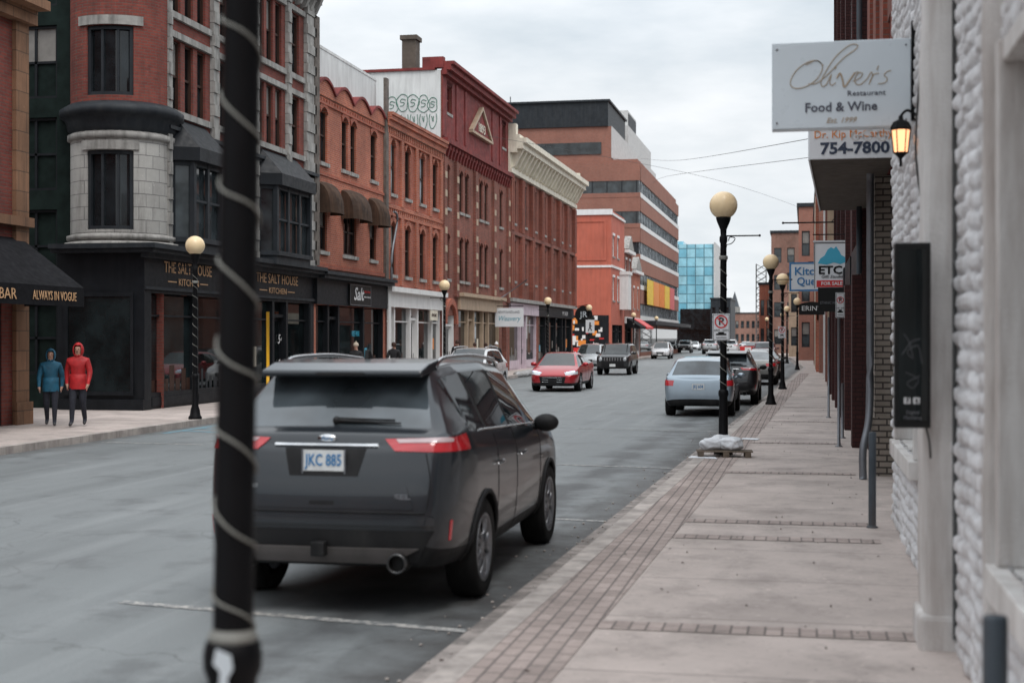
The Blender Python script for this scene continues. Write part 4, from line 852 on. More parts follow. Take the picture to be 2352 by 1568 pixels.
e=thing('flag_rod','thin black horizontal rod on the facade','rod',(.5,46,5.6)); mk('rod',G().tube([(-1.2,0,0),(.4,0,0)],.025).tube([(.3,0,0),(.5,0,.25)],.015).ball((-1.2,0,0),.04),'blackmet',e)
e=thing('hanging_sign','square black lantern sign above the pavement','sign',(.55,60,4.8)); mk('board',G().box(-.45,.45,0,.1,-.7,.3),'txtblack',e)
e=thing('flag_bracket','dark iron bracket with chain high on the wall','bracket',(.8,17,5.55)); mk('arm',G().tube([(-.35,0,.45),(.3,0,.4)],.012).tube([(-.3,0,.45),(-.3,0,.75)],.01).ball((-.3,0,.5),.03),'blackmet',e)
def post(x,y,h,r=.028,label='grey metal sign post in the pavement'):
    e=thing('sign_post',label,'post',(x,y,.126),0); mk('post',G().tube([(0,0,0),(0,0,h)],r,10),'metgrey',e)
    mk('foot',G().lathe([(r*2.2,0),(r*2.2,.015),(r,.03)],12),'metgrey',e); return e
post(.55,24.5,2.5); post(.66,26.6,1.0); post(.52,33.4,2.3,label='thin grey steel post beside the shops'); psign((.57,24.45,2.5),.15,.42,'small no parking plate on the metal post')
def boll(x,y,h,r,lab):
    e=thing('bollard',lab,'bollard',(x,y,.126),0,'grey steel bollards by the wall'); mk('pipe',G().lathe([(.001,h),(r*.9,h),(r,h-.01),(r,0)],18),'bollard',e); mk('foot',G().lathe([(r*1.5,0),(r*1.5,.012),(r,.02)],18),'bollard',e)
boll(.63,14.1,.92,.036,'worn grey steel pipe bollard by the stone wall'); boll(.605,4.85,.92,.04,'dark blue grey pipe bollard beside the window')
e=thing('drainpipe','grey drainpipe on the beige brick pier','drainpipe',(.83,19.2,0)); mk('pipe',G().tube(smooth([(0,0,4.1),(0,0,3.0),(0,0,1.6),(-.02,-.1,.9),(-.1,-.25,.5),(-.1,-.3,.13)]),.05,10),'metgrey',e)
e=thing('yellow_post','yellow marker post standing at the kerb','post',(-13.6,34.7,.126)); mk('post',G().tube([(0,0,0),(0,0,2.5)],.042,10),'yellow',e); mk('foot',G().lathe([(.12,0),(.12,.02),(.05,.03)],12),'yellow',e)
e=thing('crossing_sign','white pedestrian crossing sign on the lamp post','sign',(-14.5,96.8,2.75)); mk('plate',G().box(-.3,.3,0,.03,-.45,.45),'signw',e)
mk('walking_figure',G().ball((0,-.005,.22),.06,8).tube([(0,-.01,.15),(0,-.01,-.05)],.05).tube([(0,-.01,-.05),(-.12,-.01,-.3)],.03).tube([(0,-.01,-.05),(.12,-.01,-.3)],.03).tube([(0,-.01,.1),(.14,-.01,-.02)],.02),'txtblack',e)
e=thing('fire_hydrant','yellow fire hydrant at the far kerb','hydrant',(-13.9,88,.126)); mk('barrel',G().lathe([(.16,0),(.16,.06),(.11,.1),(.11,.5),(.15,.52),(.14,.6),(.08,.7),(.02,.75)],14),'yellow',e); mk('nozzle',G().lathe([(.05,-.2),(.05,.2)],10,(0,0,.42),ax='x'),'yellow',e)
for i,(x,y) in enumerate(((-1.8,88),(-2.6,93),(-2.0,97))):
    e=thing('traffic_cone','orange traffic cone with white band','cone',(x,y,.0),0,'orange traffic cones'); mk('cone',G().lathe([(.16,.03),(.03,.7)],14),'txtorange',e); mk('foot',G().box(-.2,.2,-.2,.2,0,.03),'txtorange',e); mk('band',G().lathe([(.115,.3),(.085,.45)],14,sm=True).map(lambda x,y,z:(x*1.05,y*1.05,z)),'txtwhite',e)
e=thing('road_barrier','red and white plastic road barrier','barrier',(-7.0,165,0)); mk('panel',G().box(-2,2,0,.3,.1,1.0),'red',e); mks('stripe',G().box(-1.5,-.8,-.02,-.002,.2,.9).box(.2,.9,-.02,-.002,.2,.9),'white',e)
# ------------------------------------------------------------ CARS
def carpaint(name,col,dirt=.35,metal=.5,coat=.7):
    m,nt,b=newmat(name); tc=N(nt,'TexCoord').outputs['Object']; sp=N(nt,'SeparateXYZ'); nt.links.new(tc,sp.inputs[0])
    f=math_(nt,'MULTIPLY',mrange(nt,sp.outputs[2],.2,1.1,1,.12),mrange(nt,noi(nt,tc,3,6,.65),.35,.65,.4,1.2)); f=math_(nt,'MULTIPLY',f,dirt)
    nt.links.new(mixc(nt,f,col,(.13,.125,.12)),b.inputs['Base Color']); b.inputs['Metallic'].default_value=metal
    nt.links.new(mrange(nt,f,0,.5,.28,.6),b.inputs['Roughness']); b.inputs['Coat Weight'].default_value=coat; b.inputs['Coat Roughness'].default_value=.05; return m
CM={'paint':carpaint('car_paint_charcoal',(.011,.015,.020),.10,.1,.55)}
M['cglass']=GLASS('car_glass',(.008,.012,.014),.02,.8,.02); M['crear']=GLASS('car_glass_rear',(.045,.055,.062),.06,1.0,.02,metal=.25); M['cblack']=P('car_plastic_black',(.010,.010,.011),.6,var=.25,dirt=((.032,.032,.031),.5),spec=.25)  # rear glass: base colour lifted to carry sky reflection and interior
M['tyre']=P('tyre_rubber',(.010,.010,.010),.85,var=.3,dirt=((.04,.038,.037),.5),spec=.2); M['rim']=P('alloy_rim',(.28,.29,.31),.35,metal=.9,var=.15,dirt=((.08,.07,.06),.6)); M['chrome']=P('chrome',(.6,.61,.62),.15,metal=1,var=.05)
M['tail']=P('tail_light_red',(.45,.015,.022),.12,coat=1,var=.15,emit=.10); M['tailw']=P('tail_light_clear',(.55,.42,.43),.12,coat=1,var=.15); M['head']=P('headlight_clear',(.5,.53,.56),.1,coat=1,var=.1); M['drl']=P('headlight_daytime',(.5,.7,1),.2,emit=1.5); M['plate']=P('license_plate_white',(.66,.68,.68),.45,var=.1,scale=12); M['skid']=P('bumper_silver',(.11,.10,.097),.5,metal=.3,dirt=((.06,.057,.053),.5),spec=.3); M['exh']=P('exhaust_steel',(.1,.1,.1),.35,metal=.9)
def st(y,w,zb,zt,wr=None,zr=None,yo=None):
    h=zt-zb; p=[(0,zb),(w*.86,zb),(w*.965,zb+.11),(w,zb+.5*h),(w*.985,zt-.13)]
    p+=[(w*.945,zt-.05),(w*.89,zt-.022),(w*.80,zt-.006),(0,zt+.01)] if wr is None else [(w*.935,zt),(wr,zr-.10),(wr*.9,zr-.03),(0,zr)]
    return (y,p,yo or [0]*9)
KIND={
'suv':dict(L=4.8,S=[st(.06,.83,.36,1.27,yo=[-.04,-.05,-.08,-.07,.0,.02,.04,.05,.04]),st(.20,.94,.33,1.31),st(.66,.965,.32,1.265,.645,1.735),st(.72,.965,.32,1.26,.655,1.76),st(1.20,.965,.3,1.235,.67,1.79),st(1.26,.965,.3,1.23,.67,1.79),st(2.14,.965,.3,1.19,.67,1.79),st(2.20,.965,.3,1.19,.67,1.79),st(3.0,.96,.3,1.165,.65,1.74),st(3.72,.95,.3,1.16),st(4.3,.93,.3,1.08),st(4.66,.88,.28,.94),st(4.78,.78,.28,.84)],
   gs=[2,3,5,7,8],pil=[4,6],ws=8,rw=1,r=.375,ay=(.98,3.84),hl=(-32,-55,.86,.98),gr=(.42,.62,.86),tl=(25,62,1.15,1.25),pz=1.085,fz=.55,mir=(3.12,1.19),rails=1,track=.83),
'sedan':dict(L=4.62,S=[st(.04,.80,.30,.98,yo=[0,0,-.03,-.03,0,.02,.03,.04,.04]),st(.16,.87,.26,1.04),st(.62,.90,.24,1.06),st(1.42,.90,.22,.98,.58,1.38),st(1.72,.90,.22,.965,.6,1.415),st(1.78,.9,.22,.96,.6,1.42),st(2.4,.9,.22,.95,.61,1.44),st(2.46,.9,.22,.95,.61,1.44),st(2.95,.9,.22,.93,.59,1.41),st(3.72,.89,.22,.93),st(4.2,.87,.22,.83),st(4.48,.8,.2,.69),st(4.6,.66,.22,.6)],
   gs=[2,3,5,7,8],pil=[4,6],ws=8,rw=2,r=.33,ay=(.9,3.6),hl=(-26,-60,.60,.70),gr=(.50,.28,.60),tl=(25,60,.78,.92),pz=.62,fz=.42,mir=(3.1,.98),rails=0,track=.78),
'hatch':dict(L=4.3,S=[st(.04,.82,.30,1.06,yo=[-.03,-.04,-.06,-.04,0,.02,.03,.04,.04]),st(.15,.88,.28,1.10),st(.48,.89,.26,1.06,.64,1.50),st(.75,.89,.25,1.04,.66,1.56),st(1.15,.89,.25,1.03,.66,1.58),st(1.21,.89,.25,1.03,.66,1.58),st(2.0,.89,.25,1.0,.66,1.6),st(2.06,.89,.25,1.0,.66,1.6),st(2.65,.88,.25,.98,.64,1.57),st(3.5,.87,.25,.98),st(3.95,.85,.25,.88),st(4.2,.78,.24,.74),st(4.28,.66,.25,.66)],
   gs=[3,5,7,8],pil=[4,6],ws=8,rw=1,r=.33,ay=(.78,3.5),hl=(-28,-55,.66,.8),gr=(.36,.45,.66),tl=(33,60,.82,.98),pz=.80,fz=.4,mir=(2.8,1.03),rails=0,track=.77),
'boxy':dict(L=4.22,S=[st(.04,.86,.38,1.12),st(.10,.90,.36,1.16),st(.24,.90,.34,1.12,.74,1.60),st(.6,.90,.34,1.11,.75,1.65),st(1.0,.90,.34,1.1,.75,1.67),st(1.1,.9,.34,1.1,.75,1.67),st(1.9,.9,.34,1.09,.75,1.67),st(1.98,.9,.34,1.09,.75,1.67),st(2.6,.9,.34,1.08,.73,1.64),st(3.05,.9,.34,1.12),st(3.8,.89,.34,1.08),st(4.08,.87,.34,1.03),st(4.17,.82,.34,.97)],
   gs=[3,5,7,8],pil=[4,6],ws=8,rw=1,r=.35,ay=(.75,3.35),hl=None,gr=(.5,.76,.92),tl=(40,52,.85,1.05),pz=.8,fz=.52,mir=(2.75,1.15),rails=1,track=.78)}
def patch(name,bvh,fn,nu,nv,off,mat,par,skirt=.03,label=None):
    g=[];nn=[]
    for i in range(nu+1):
        for j in range(nv+1):
            o,d=fn(i/nu,j/nv); h=bvh.ray_cast(Vector(o),Vector(d),6)
            if h[0] is None: h=bvh.find_nearest(Vector(o)+Vector(d)*2)
            nrm=h[1] if h[1].dot(Vector(d))<0 else -h[1]; g.append(h[0]+nrm*off); nn.append(nrm)
    I=lambda i,j:i*(nv+1)+j
    q=G(); q.add(g,[(I(i,j),I(i+1,j),I(i+1,j+1),I(i,j+1)) for i in range(nu) for j in range(nv)],0,True)
    bd=[I(i,0) for i in range(nu+1)]+[I(nu,j) for j in range(1,nv+1)]+[I(i,nv) for i in range(nu-1,-1,-1)]+[I(0,j) for j in range(nv-1,0,-1)]
    q.add([g[b] for b in bd]+[g[b]-nn[b]*skirt for b in bd],[(k,(k+1)%len(bd),(k+1)%len(bd)+len(bd),k+len(bd)) for k in range(len(bd))])
    return mk(name,q,mat,par,label=label)
def bil(c,u,v): return tuple((1-u)*(1-v)*c[0][k]+u*(1-v)*c[1][k]+u*v*c[2][k]+(1-u)*v*c[3][k] for k in (0,1))
def frear(c): return lambda u,v:((bil(c,u,v)[0],-2,bil(c,u,v)[1]),(0,1,0))
def ffront(c,L): return lambda u,v:((bil(c,u,v)[0],L+2,bil(c,u,v)[1]),(0,-1,0))
def fcorner(c,yc,s,front=False):
    def f(u,v):
        a,z=bil(c,u,v); dx=math.sin(R(a))*s; dy=-math.cos(R(a))
        if front: dx=math.sin(R(-a))*s; dy=math.cos(R(a))
        return ((dx*2.2,yc+dy*2.2,z),(-dx,-dy,0))
    return f
def rect(x0,x1,z0,z1): return [(x0,z0),(x1,z0),(x1,z1),(x0,z1)]
def wheelmesh(r):
    t=G().lathe([(r*.66,-.105),(r*.9,-.12),(r*.985,-.1),(r,-.06),(r,.06),(r*.985,.1),(r*.9,.12),(r*.66,.105)],36,ax='x').mesh('tyre','tyre')
    rm=G().lathe([(r*.665,-.10),(r*.66,.085),(r*.69,.112),(r*.64,.112),(r*.60,.07),(r*.58,-.1)],36,ax='x')
    for k in range(5):
        for dk in (-.13,.13):
            a=2*math.pi*k/5+dk; b=2*math.pi*k/5+dk*2; c,s=math.cos(a),math.sin(a); c2,s2=math.cos(b),math.sin(b)
            rm.tube([(.075,.05*r/.37*c,.05*r/.37*s),(.09,.3*r*c,.3*r*s),(.08,.62*r*c2,.62*r*s2)],[.028,.022,.024],6)
    rm.lathe([(.001,.1),(.05,.1),(.07,.08),(.07,.04)],16,ax='x')
    hub=G().lathe([(.001,.03),(r*.56,.03),(r*.56,0),(.001,0)],24,ax='x').mesh('wheel','exh')
    return t,rm.mesh('rim','rim'),hub
def make_car(kind,label,cat,loc,rz,mat,lev=2,plate=None,group=None,name='parked_car'):
    K=KIND[kind]; S=K['S']; L=K['L']; n=len(S); vs=[]; fs=[]; fm=[]
    def ring(y,p,yo): return [(x,y+yo[r],z) for r,(x,z) in enumerate(p)]+[(-p[r][0],y+yo[r],p[r][1]) for r in range(7,0,-1)]
    def inner(s,dy):
        y,p,yo=s; zc=(p[1][1]+p[7][1])/2; return ring(y+dy,[(x*.78,zc+(z-zc)*.84) for x,z in p],yo)
    rings=[inner(S[0],-.04 if kind=='suv' else -.02)]+[ring(*s) for s in S]+[inner(S[-1],.02)]
    for r_ in rings: vs+=r_
    for i in range(len(rings)-1):
        for j in range(16):
            k=j if j<8 else 15-j; si=i-1; m=0
            if 0<=si<n-1:
                if k==5 and si in K['gs']: m=1
                elif k==5 and si in K['pil']: m=4
                elif k==7 and si==K['ws']: m=2
                elif k==7 and si==K['rw']: m=3
                elif k<=1: m=4
            elif k<=1: m=4
            fs.append((i*16+j,i*16+(j+1)%16,(i+1)*16+(j+1)%16,(i+1)*16+j)); fm.append(m)
    for base in (0,(len(rings)-1)*16):
        fs+=[(base,base+1,base+15),(base+8,base+9,base+7)]+[(base+r,base+r+1,base+15-r,base+16-r) for r in range(1,7)]; fm+=[4,0]+[4]+[0]*5
    me=bpy.data.meshes.new('b'); me.from_pydata(vs,[],fs); me.polygons.foreach_set('material_index',fm)
    bm=bmesh.new(); bm.from_mesh(me); bmesh.ops.recalc_face_normals(bm,faces=bm.faces); cr=bm.edges.layers.float.get('crease_edge') or bm.edges.layers.float.new('crease_edge')
    for ed in bm.edges:
        a,b=sorted(v.index for v in ed.verts); ia,ib=a//16,b//16; ja,jb=a%16,b%16; ka=ja if ja<=8 else 16-ja; kb=jb if jb<=8 else 16-jb
        if ia!=ib and ka==kb:
            si=ia-1
            ed[cr]={1:.5,2:.25,4:.35,5:.6,6:.55,7:.5}.get(ka,0) if 0<=si<n-1 else .2
        elif ia==ib and ia-1 in (K['rw'],K['rw']+1,K['ws'],K['ws']+1) and min(ka,kb)>=5: ed[cr]=.65
        elif ia==ib and ia-1 in (0,n-1): ed[cr]=.35
        elif ia==ib and min(ka,kb)==5 and 0<ia-1<n-1: ed[cr]=.8
    bm.to_mesh(me); bm.free()
    for m in (mat,M['cglass'],M['cglass'],M['cglass'],M['cblack']): me.materials.append(m)
    o=ob('tmpbody',me); sd=o.modifiers.new('s','SUBSURF'); sd.levels=lev; sd.render_levels=lev
    cg=G()
    for y in K['ay']:
        for s in (-1,1): cg.lathe([(.001,.56*s),(K['r']*1.13,.56*s),(K['r']*1.13,1.3*s),(.001,1.3*s)],40,(0,y,K['r']),4,ax='x')
    cm=cg.mesh('c',[mat,'cglass','cglass','cglass','cblack']); bm=bmesh.new(); bm.from_mesh(cm); bmesh.ops.remove_doubles(bm,verts=bm.verts,dist=.003); bmesh.ops.recalc_face_normals(bm,faces=bm.faces); bm.to_mesh(cm); bm.free()
    co=ob('tmpcut',cm); bo=o.modifiers.new('b','BOOLEAN'); bo.object=co; bo.operation='DIFFERENCE'; bo.solver='EXACT'
    full=evalmesh(o); bpy.data.objects.remove(o); bpy.data.objects.remove(co)
    bvh=BVHTree.FromPolygons([v.co for v in full.vertices],[tuple(p.vertices) for p in full.polygons])
    e=thing(name,label,cat,loc,rz,group)
    def sub(nm,cond,mt):
        b2=bmesh.new(); b2.from_mesh(full); bmesh.ops.delete(b2,geom=[f for f in b2.faces if not cond(f)],context='FACES')
        if not b2.faces: b2.free(); return
        for f in b2.faces: f.smooth=True; f.material_index=0
        mm=bpy.data.meshes.new(nm); b2.to_mesh(mm); b2.free(); mm.materials.append(mt); mm.set_sharp_from_angle(angle=R(38)); return ob(nm,mm,e)
    sub('body',lambda f:f.material_index==0,mat); sub('lower_trim',lambda f:f.material_index==4,M['cblack'])
    for s in (1,-1): sub('side_window',lambda f:f.material_index==1 and f.calc_center_median().x*s>0,M['cglass'])
    sub('windshield',lambda f:f.material_index==2,M['cglass']); sub('rear_window',lambda f:f.material_index==3,M['crear'])
    t,rm,hub=wheelmesh(K['r'])
    for y in K['ay']:
        for s in (1,-1):
            w=ob('wheel',hub,e,(s*K['track'],y,K['r']),(0,0,0 if s>0 else 180)); ob('tyre',t,w); ob('rim',rm,w)
            pts=[]
            for a,b in [(K['r']*1.13*math.cos(R(a)),K['r']*1.13*math.sin(R(a))) for a in range(-22,203,9)]:
                h=bvh.ray_cast(Vector((s*2,y+a*1.035,K['r']+b*1.035)),Vector((-s,0,0)),3)
                if h[0] and abs(h[0].x)>.6: pts.append((h[0].x+s*.004,y+a,K['r']+b))
            if len(pts)>3 and kind in('suv','boxy'): mk('arch_trim',G().tube(pts,.02,6),'cblack',e)
    for s in (1,-1):
        a0,a1,z0,z1=K['tl']; yc=1.0
        cc=[(a0,z0),(a1,z0+.02),(a1,z1+.02),(a0,z1-.02)] if kind!='suv' else [(a0+3,z0+.01),(a1,z0),(a1,z1+.01),(a0,z1-.01)]
        patch('tail_light',bvh,fcorner(cc,yc,s),14,4,.008,'tail',e)
        if K['hl']:
            b0,b1,z0,z1=K['hl']; patch('headlight',bvh,fcorner([(b0,z0),(b1,z0+.05),(b1,z1+.05),(b0,z1)],L-1.0,s,True),12,4,.008,'head',e)
        else:
            hh=bvh.ray_cast(Vector((s*.66,L+2,.86)),Vector((0,-1,0)),4); yy=hh[0].y if hh[0] else L
            mk('headlight',G().lathe([(.001,yy+.012),(.085,yy+.01),(.1,yy-.02)],20,(s*.64,0,.84),ax='y'),'head',e)
            mk('headlight_ring',G().lathe([(.085,yy+.014),(.1,yy+.02),(.11,yy-.02)],20,(s*.64,0,.84),ax='y'),'chrome',e)
        my,mz=K['mir']; xw=.97*S[5][1][3][0]
        g=G().ball((s*(xw+.10),my,mz),1,16,0,(.115,.075,.08)); mk('side_mirror',g.tube([(s*(xw-.06),my+.05,mz-.05),(s*(xw+.08),my,mz-.03)],.03),mat if kind!='suv' else 'cblack',e)
        for y in ((1.45,2.4) if kind!='sedan' else (1.75,2.65)):
            z=.98 if kind=='suv' else .8; h=bvh.ray_cast(Vector((s*2,y,z)),Vector((-s,0,0)),3)
            if h[0]: mk('door_handle',G().tube([(h[0].x+s*.02,y-.09,z),(h[0].x+s*.03,y,z+.004),(h[0].x+s*.02,y+.09,z)],.014),'chrome' if kind=='suv' else mat,e)
        zb=S[5][1][5][1]
        def seam(pts,r=.0035):
            o_=[]
            for y,z in pts:
                h=bvh.ray_cast(Vector((s*2.5,y,z)),Vector((-s,0,0)),3)
                if h[0] and abs(h[0].x)>.6: o_.append(h[0]+Vector((s*.0005,0,0)))
            if len(o_)>2: mk('door_seam',G().tube(o_,r,4),'cblack',e)
        y1,y2,y3=(1.42,2.18,3.32) if kind=='suv' else (S[4][0]+.03,S[6][0]+.03,S[8][0]+.35)
        for yy in (y1,y2,y3): seam([(yy,.42+t*(zb-.45)/10) for t in range(11)])
        seam([(y1+(y3-y1)*t/14,.44) for t in range(15)])
        if kind=='suv':
            q=[]
            for yy in np.arange(.95,3.55,.2):
                h=bvh.ray_cast(Vector((s*2.5,yy,1.262-.035*(yy-.9))),Vector((-s,0,0)),3)
                if h[0]: q.append(h[0]+Vector((s*.003,0,0)))
            if len(q)>2: mk('window_trim',G().tube(q,.008,5),'chrome',e)
        if K['rails']:
            zt=lambda y:(bvh.ray_cast(Vector((s*.60,y,3)),Vector((0,0,-1)),3)[0] or Vector((0,0,1.7))).z
            ys_=[.8,.98,1.4,2.0,2.6,2.85,2.98]; mk('roof_rail',G().tube(smooth([(s*.60,y,zt(y)+(.0 if y in(.8,2.98) else .05)) for y in ys_],4),.017,8),'chrome' if kind=='suv' else 'cblack',e)
    gx,g0,g1=K['gr']; patch('grille',bvh,ffront([(-gx*.85,g0),(gx*.85,g0),(gx,g1),(-gx,g1)],L),12,5,.006,'cblack',e)
    patch('lower_grille',bvh,ffront(rect(-.6,.6,K['r']-.06,g0-.05),L),10,3,.006,'cblack',e)
    gb=G()
    if kind=='boxy':
        for k in range(7): gb.box(-.45+k*.14,-.39+k*.14,0,.01,.76,.92)
        yy=bvh.ray_cast(Vector((0,L+2,.84)),Vector((0,-1,0)),4)[0].y; mk('grille_slots',gb.map(lambda x,y,z:(x,y+yy+.01,z)),'chrome',e)
    else:
        for k in range(3):
            z=g0+(g1-g0)*(k+1)/4; pts=[]
            for t in range(-5,6):
                h=bvh.ray_cast(Vector((gx*.8*t/5,L+2,z)),Vector((0,-1,0)),4)
                if h[0]: pts.append((gx*.8*t/5,h[0].y+.012,z))
            if len(pts)>2: gb.tube(pts,.008,4)
        mk('grille_bars',gb,'chrome',e)
    hp=bvh.ray_cast(Vector((0,-2,K['pz'])),Vector((0,1,0)),4)[0]; yp=(hp.y if hp else 0)-.02
    mk('license_plate',G().box(-.155,.155,yp,yp+.012,K['pz']-.08,K['pz']+.08),'plate',e)
    if plate: text(plate,.12,'txtblue',e,(0,yp-.003,K['pz']),w=.26,bold=.002,ext=.001)
    hp=bvh.ray_cast(Vector((0,L+2,K['fz'])),Vector((0,-1,0)),4)[0]
    if hp and kind!='suv': mk('license_plate',G().box(-.155,.155,hp.y+.008,hp.y+.02,K['fz']-.07,K['fz']+.07),'plate' if kind!='sedan' else 'cblack',e)
    return e,bvh
suv,bv=make_car('suv','dark charcoal grey crossover parked at the kerb, seen from behind','car',(-3.31,9.50,0),.3,CM['paint'],3,None,'cars parked along the kerb')
for s in (1,-1): patch('tail_light_lens',bv,fcorner([(30,1.212),(48,1.222),(48,1.250),(29,1.238)],1.0,s),8,3,.013,'tailw',suv)
patch('tailgate_chrome_strip',bv,frear(rect(-.38,.38,1.185,1.205)),14,1,.014,'chrome',suv)
hp=bv.ray_cast(Vector((0,-2,1.25)),Vector((0,1,0)),4)[0]
mk('emblem',G().lathe([(.001,0),(1,0),(1,.3)],24,ax='y').map(lambda x,y,z:(x*.07,hp.y-.014+y*.04,z*.028+1.243)),'chrome',suv); text('Ford',.04,'txtblue',suv,(0,hp.y-.018,1.243),ital=.3,w=.09,ext=.001)
pz=bv.ray_cast(Vector((0,-2,1.085)),Vector((0,1,0)),4)[0].y-.024
text('JKC 885',.115,'txtblue',suv,(0,pz,1.092),w=.27,bold=.002,ext=.001); mks('plate_frame',G().box(-.16,-.15,pz-.002,pz+.01,1.0,1.17).box(.15,.16,pz-.002,pz+.01,1.0,1.17),'metgrey',suv)
text('EDGE',.06,'chrome',suv,(-.58,bv.ray_cast(Vector((-.58,-2,.90)),Vector((0,1,0)),4)[0].y-.006,.90),w=.2,bold=.003); text('SEL',.045,'metgrey',suv,(.58,bv.ray_cast(Vector((.58,-2,.85)),Vector((0,1,0)),4)[0].y-.006,.85),w=.12,bold=.002)
def rline(pts,r=.004,mat='cblack',nm='tailgate_seam'):
    o_=[]
    for x,z in pts:
        h=bv.ray_cast(Vector((x,-2,z)),Vector((0,1,0)),4)
        if h[0]: o_.append(h[0]+Vector((0,-.001,0)))
    if len(o_)>2: mk(nm,G().tube(o_,r,5),mat,suv)
rline([(-.74+.074*t,.74) for t in range(21)],.007); rline([(.74+.03*math.sin(t/8*3.1),.74+t*.045) for t in range(10)]); rline([(-.74-.03*math.sin(t/8*3.1),.74+t*.045) for t in range(10)])
patch('tailgate_lower_panel',bv,frear([(-.66,.765),(.66,.765),(.60,.93),(-.60,.93)]),20,4,.006,CM['paint'],suv,.02)
patch('bumper_step',bv,frear([(-.80,.655),(.80,.655),(.80,.715),(-.80,.715)]),22,3,.022,CM['paint'],suv,.05)
patch('bumper_cladding',bv,frear([(-.68,.40),(.68,.40),(.80,.62),(-.80,.62)]),18,4,.012,'cblack',suv,.05)
patch('skid_plate',bv,frear([(-.5,.40),(.5,.40),(.70,.50),(-.70,.50)]),18,3,.03,'skid',suv,.05)
patch('plate_recess',bv,frear([(-.25,.985),(.25,.985),(.3,1.175),(-.3,1.175)]),8,4,.003,'cblack',suv,.01)
patch('handle_recess',bv,frear(rect(-.09,.09,.79,.815)),4,1,.009,'cblack',suv,.01)
for s in (1,-1):
    mk('exhaust_pipe',G().lathe([(.055,-.11),(.068,-.12),(.072,-.08),(.072,.1),(.05,.1),(.05,-.11)],20,(s*.56,0,.40),ax='y'),'exh',suv)
    mk('exhaust_hole',G().lathe([(.001,-.06),(.052,-.06)],20,(s*.56,0,.40),ax='y'),'txtblack',suv)
    patch('bumper_reflector',bv,fcorner([(45,.54),(46.2,.54),(46.7,.68),(45.5,.68)],1.0,s),2,4,.006,'tail',suv,.01)
mk('tow_hitch',G().box(-.05,.05,-.14,.1,.44,.54),'cblack',suv,bev=.008)
mk('spoiler',G().prism([(.40,1.665),(.37,1.68),(.38,1.715),(.62,1.765),(.90,1.792),(.90,1.73),(.64,1.69)],'x',-.61,.61),CM['paint'],suv,bev=.015)
mk('brake_light',G().box(-.18,.18,.362,.375,1.68,1.70),'cblack',suv)
mk('antenna',G().prism([(1.0,1.785),(1.17,1.785),(1.05,1.86),(1.02,1.86)],'x',-.018,.018),'cblack',suv,bev=.006)
def rw(x,z):
    h=bv.ray_cast(Vector((x,-2,z)),Vector((0,1,0)),4)[0]; return (h.x,h.y-.02,h.z)
mk('rear_wiper',G().tube([rw(.0,1.36),rw(.15,1.355),rw(.30,1.35),rw(.5,1.345)],[.02,.015,.01,.006],6).tube([rw(.02,1.375),rw(.45,1.365)],.008,5).ball(rw(.02,1.36),.03,10),'cblack',suv)
wm=[carpaint('car_paint_'+n,c,d,m) for n,c,d,m in (('red',(.40,.012,.02),.1,.3),('silver_blue',(.30,.37,.43),.3,.5),('black',(.012,.013,.015),.2,.3),('white',(.62,.63,.64),.2,.1),('maroon',(.07,.008,.012),.3,.4),('grey',(.20,.20,.19),.3,.6),('silver',(.42,.44,.45),.25,.6))]
RED,BLU,BLK,WHT,MAR,GRY,SIL=wm
sed,sb=make_car('sedan','shiny red sedan driving with daytime lights on','car',(-8.95,55.2,0),180,RED,2,None,None,'car')
for s in (1,-1): patch('daytime_light',sb,fcorner([(-30,.69),(-48,.73),(-48,.755),(-30,.705)],3.62,s,True),8,1,.016,'drl',sed)
hat,_=make_car('hatch','light blue grey hatchback parked at the kerb','car',(-2.60,35.4,0),0,BLU,2,'JKJ 604','cars parked along the kerb')
hat.scale=(.97,.97,.93)
box,_=make_car('boxy','boxy black off-road car with round headlights driving','car',(-9.9,78.2,0),180,BLK,2,None,None,'car')
a=dup(suv,(-2.25,41.6,0),0,'black crossover parked ahead of the hatchback',{'car_paint_charcoal':BLK}); a.scale=(.94,.94,.88); a.name='parked_car'
KP='cars parked along the kerb'
a=dup(sed,(-2.05,59.5,0),0,'grey sedan parked at the kerb',{'car_paint_red':GRY}); a['group']=KP; a.name='parked_car'
a=dup(hat,(-12.05,53.6,0),180,'white wagon parked on the opposite kerb',{'car_paint_silver_blue':WHT}); a.scale=(1,1.05,1); a['group']=KP; a.name='parked_car'
for s in (1,-1): mk('roof_rail',G().tube(smooth([(s*.58,.7,1.56),(s*.58,.9,1.62),(s*.58,1.8,1.64),(s*.58,2.6,1.61),(s*.58,2.75,1.57)],4),.02,8),'chrome',a)
def far_car(src,x,y,rz,lab,old,mt,grp=None,nm='car'):
    a=dup(src,(x,y,0),rz,lab,{old:mt}); a.name=nm; a.scale=(1,1,1)
    if 'group' in a: del a['group']
    if grp: a['group']=grp
    return a
far_car(hat,-12.9,89,180,'pale silver hatchback parked on the opposite kerb','car_paint_silver_blue',SIL,KP,'parked_car')
far_car(hat,-13.2,136,180,'white compact car driving along the street','car_paint_silver_blue',WHT)
far_car(box,-3.1,112,0,'dark car parked with brake lights lit','car_paint_black',MAR,KP,'parked_car')
far_car(suv,-7.8,150,0,'white sport utility car driving away','car_paint_charcoal',WHT)
far_car(suv,-11.3,172,0,'silver sport utility car driving away','car_paint_charcoal',SIL)
far_car(sed,-6.9,186,0,'dark sedan driving away in the distance','car_paint_red',BLK)
far_car(sed,-17.0,226,180,'small white car approaching in the distance','car_paint_red',WHT)
far_car(sed,-8.8,215,0,'white sedan in distant traffic','car_paint_red',WHT)
far_car(sed,-2.0,68,0,'dark grey sedan parked at the kerb','car_paint_red',BLK,KP,'parked_car')
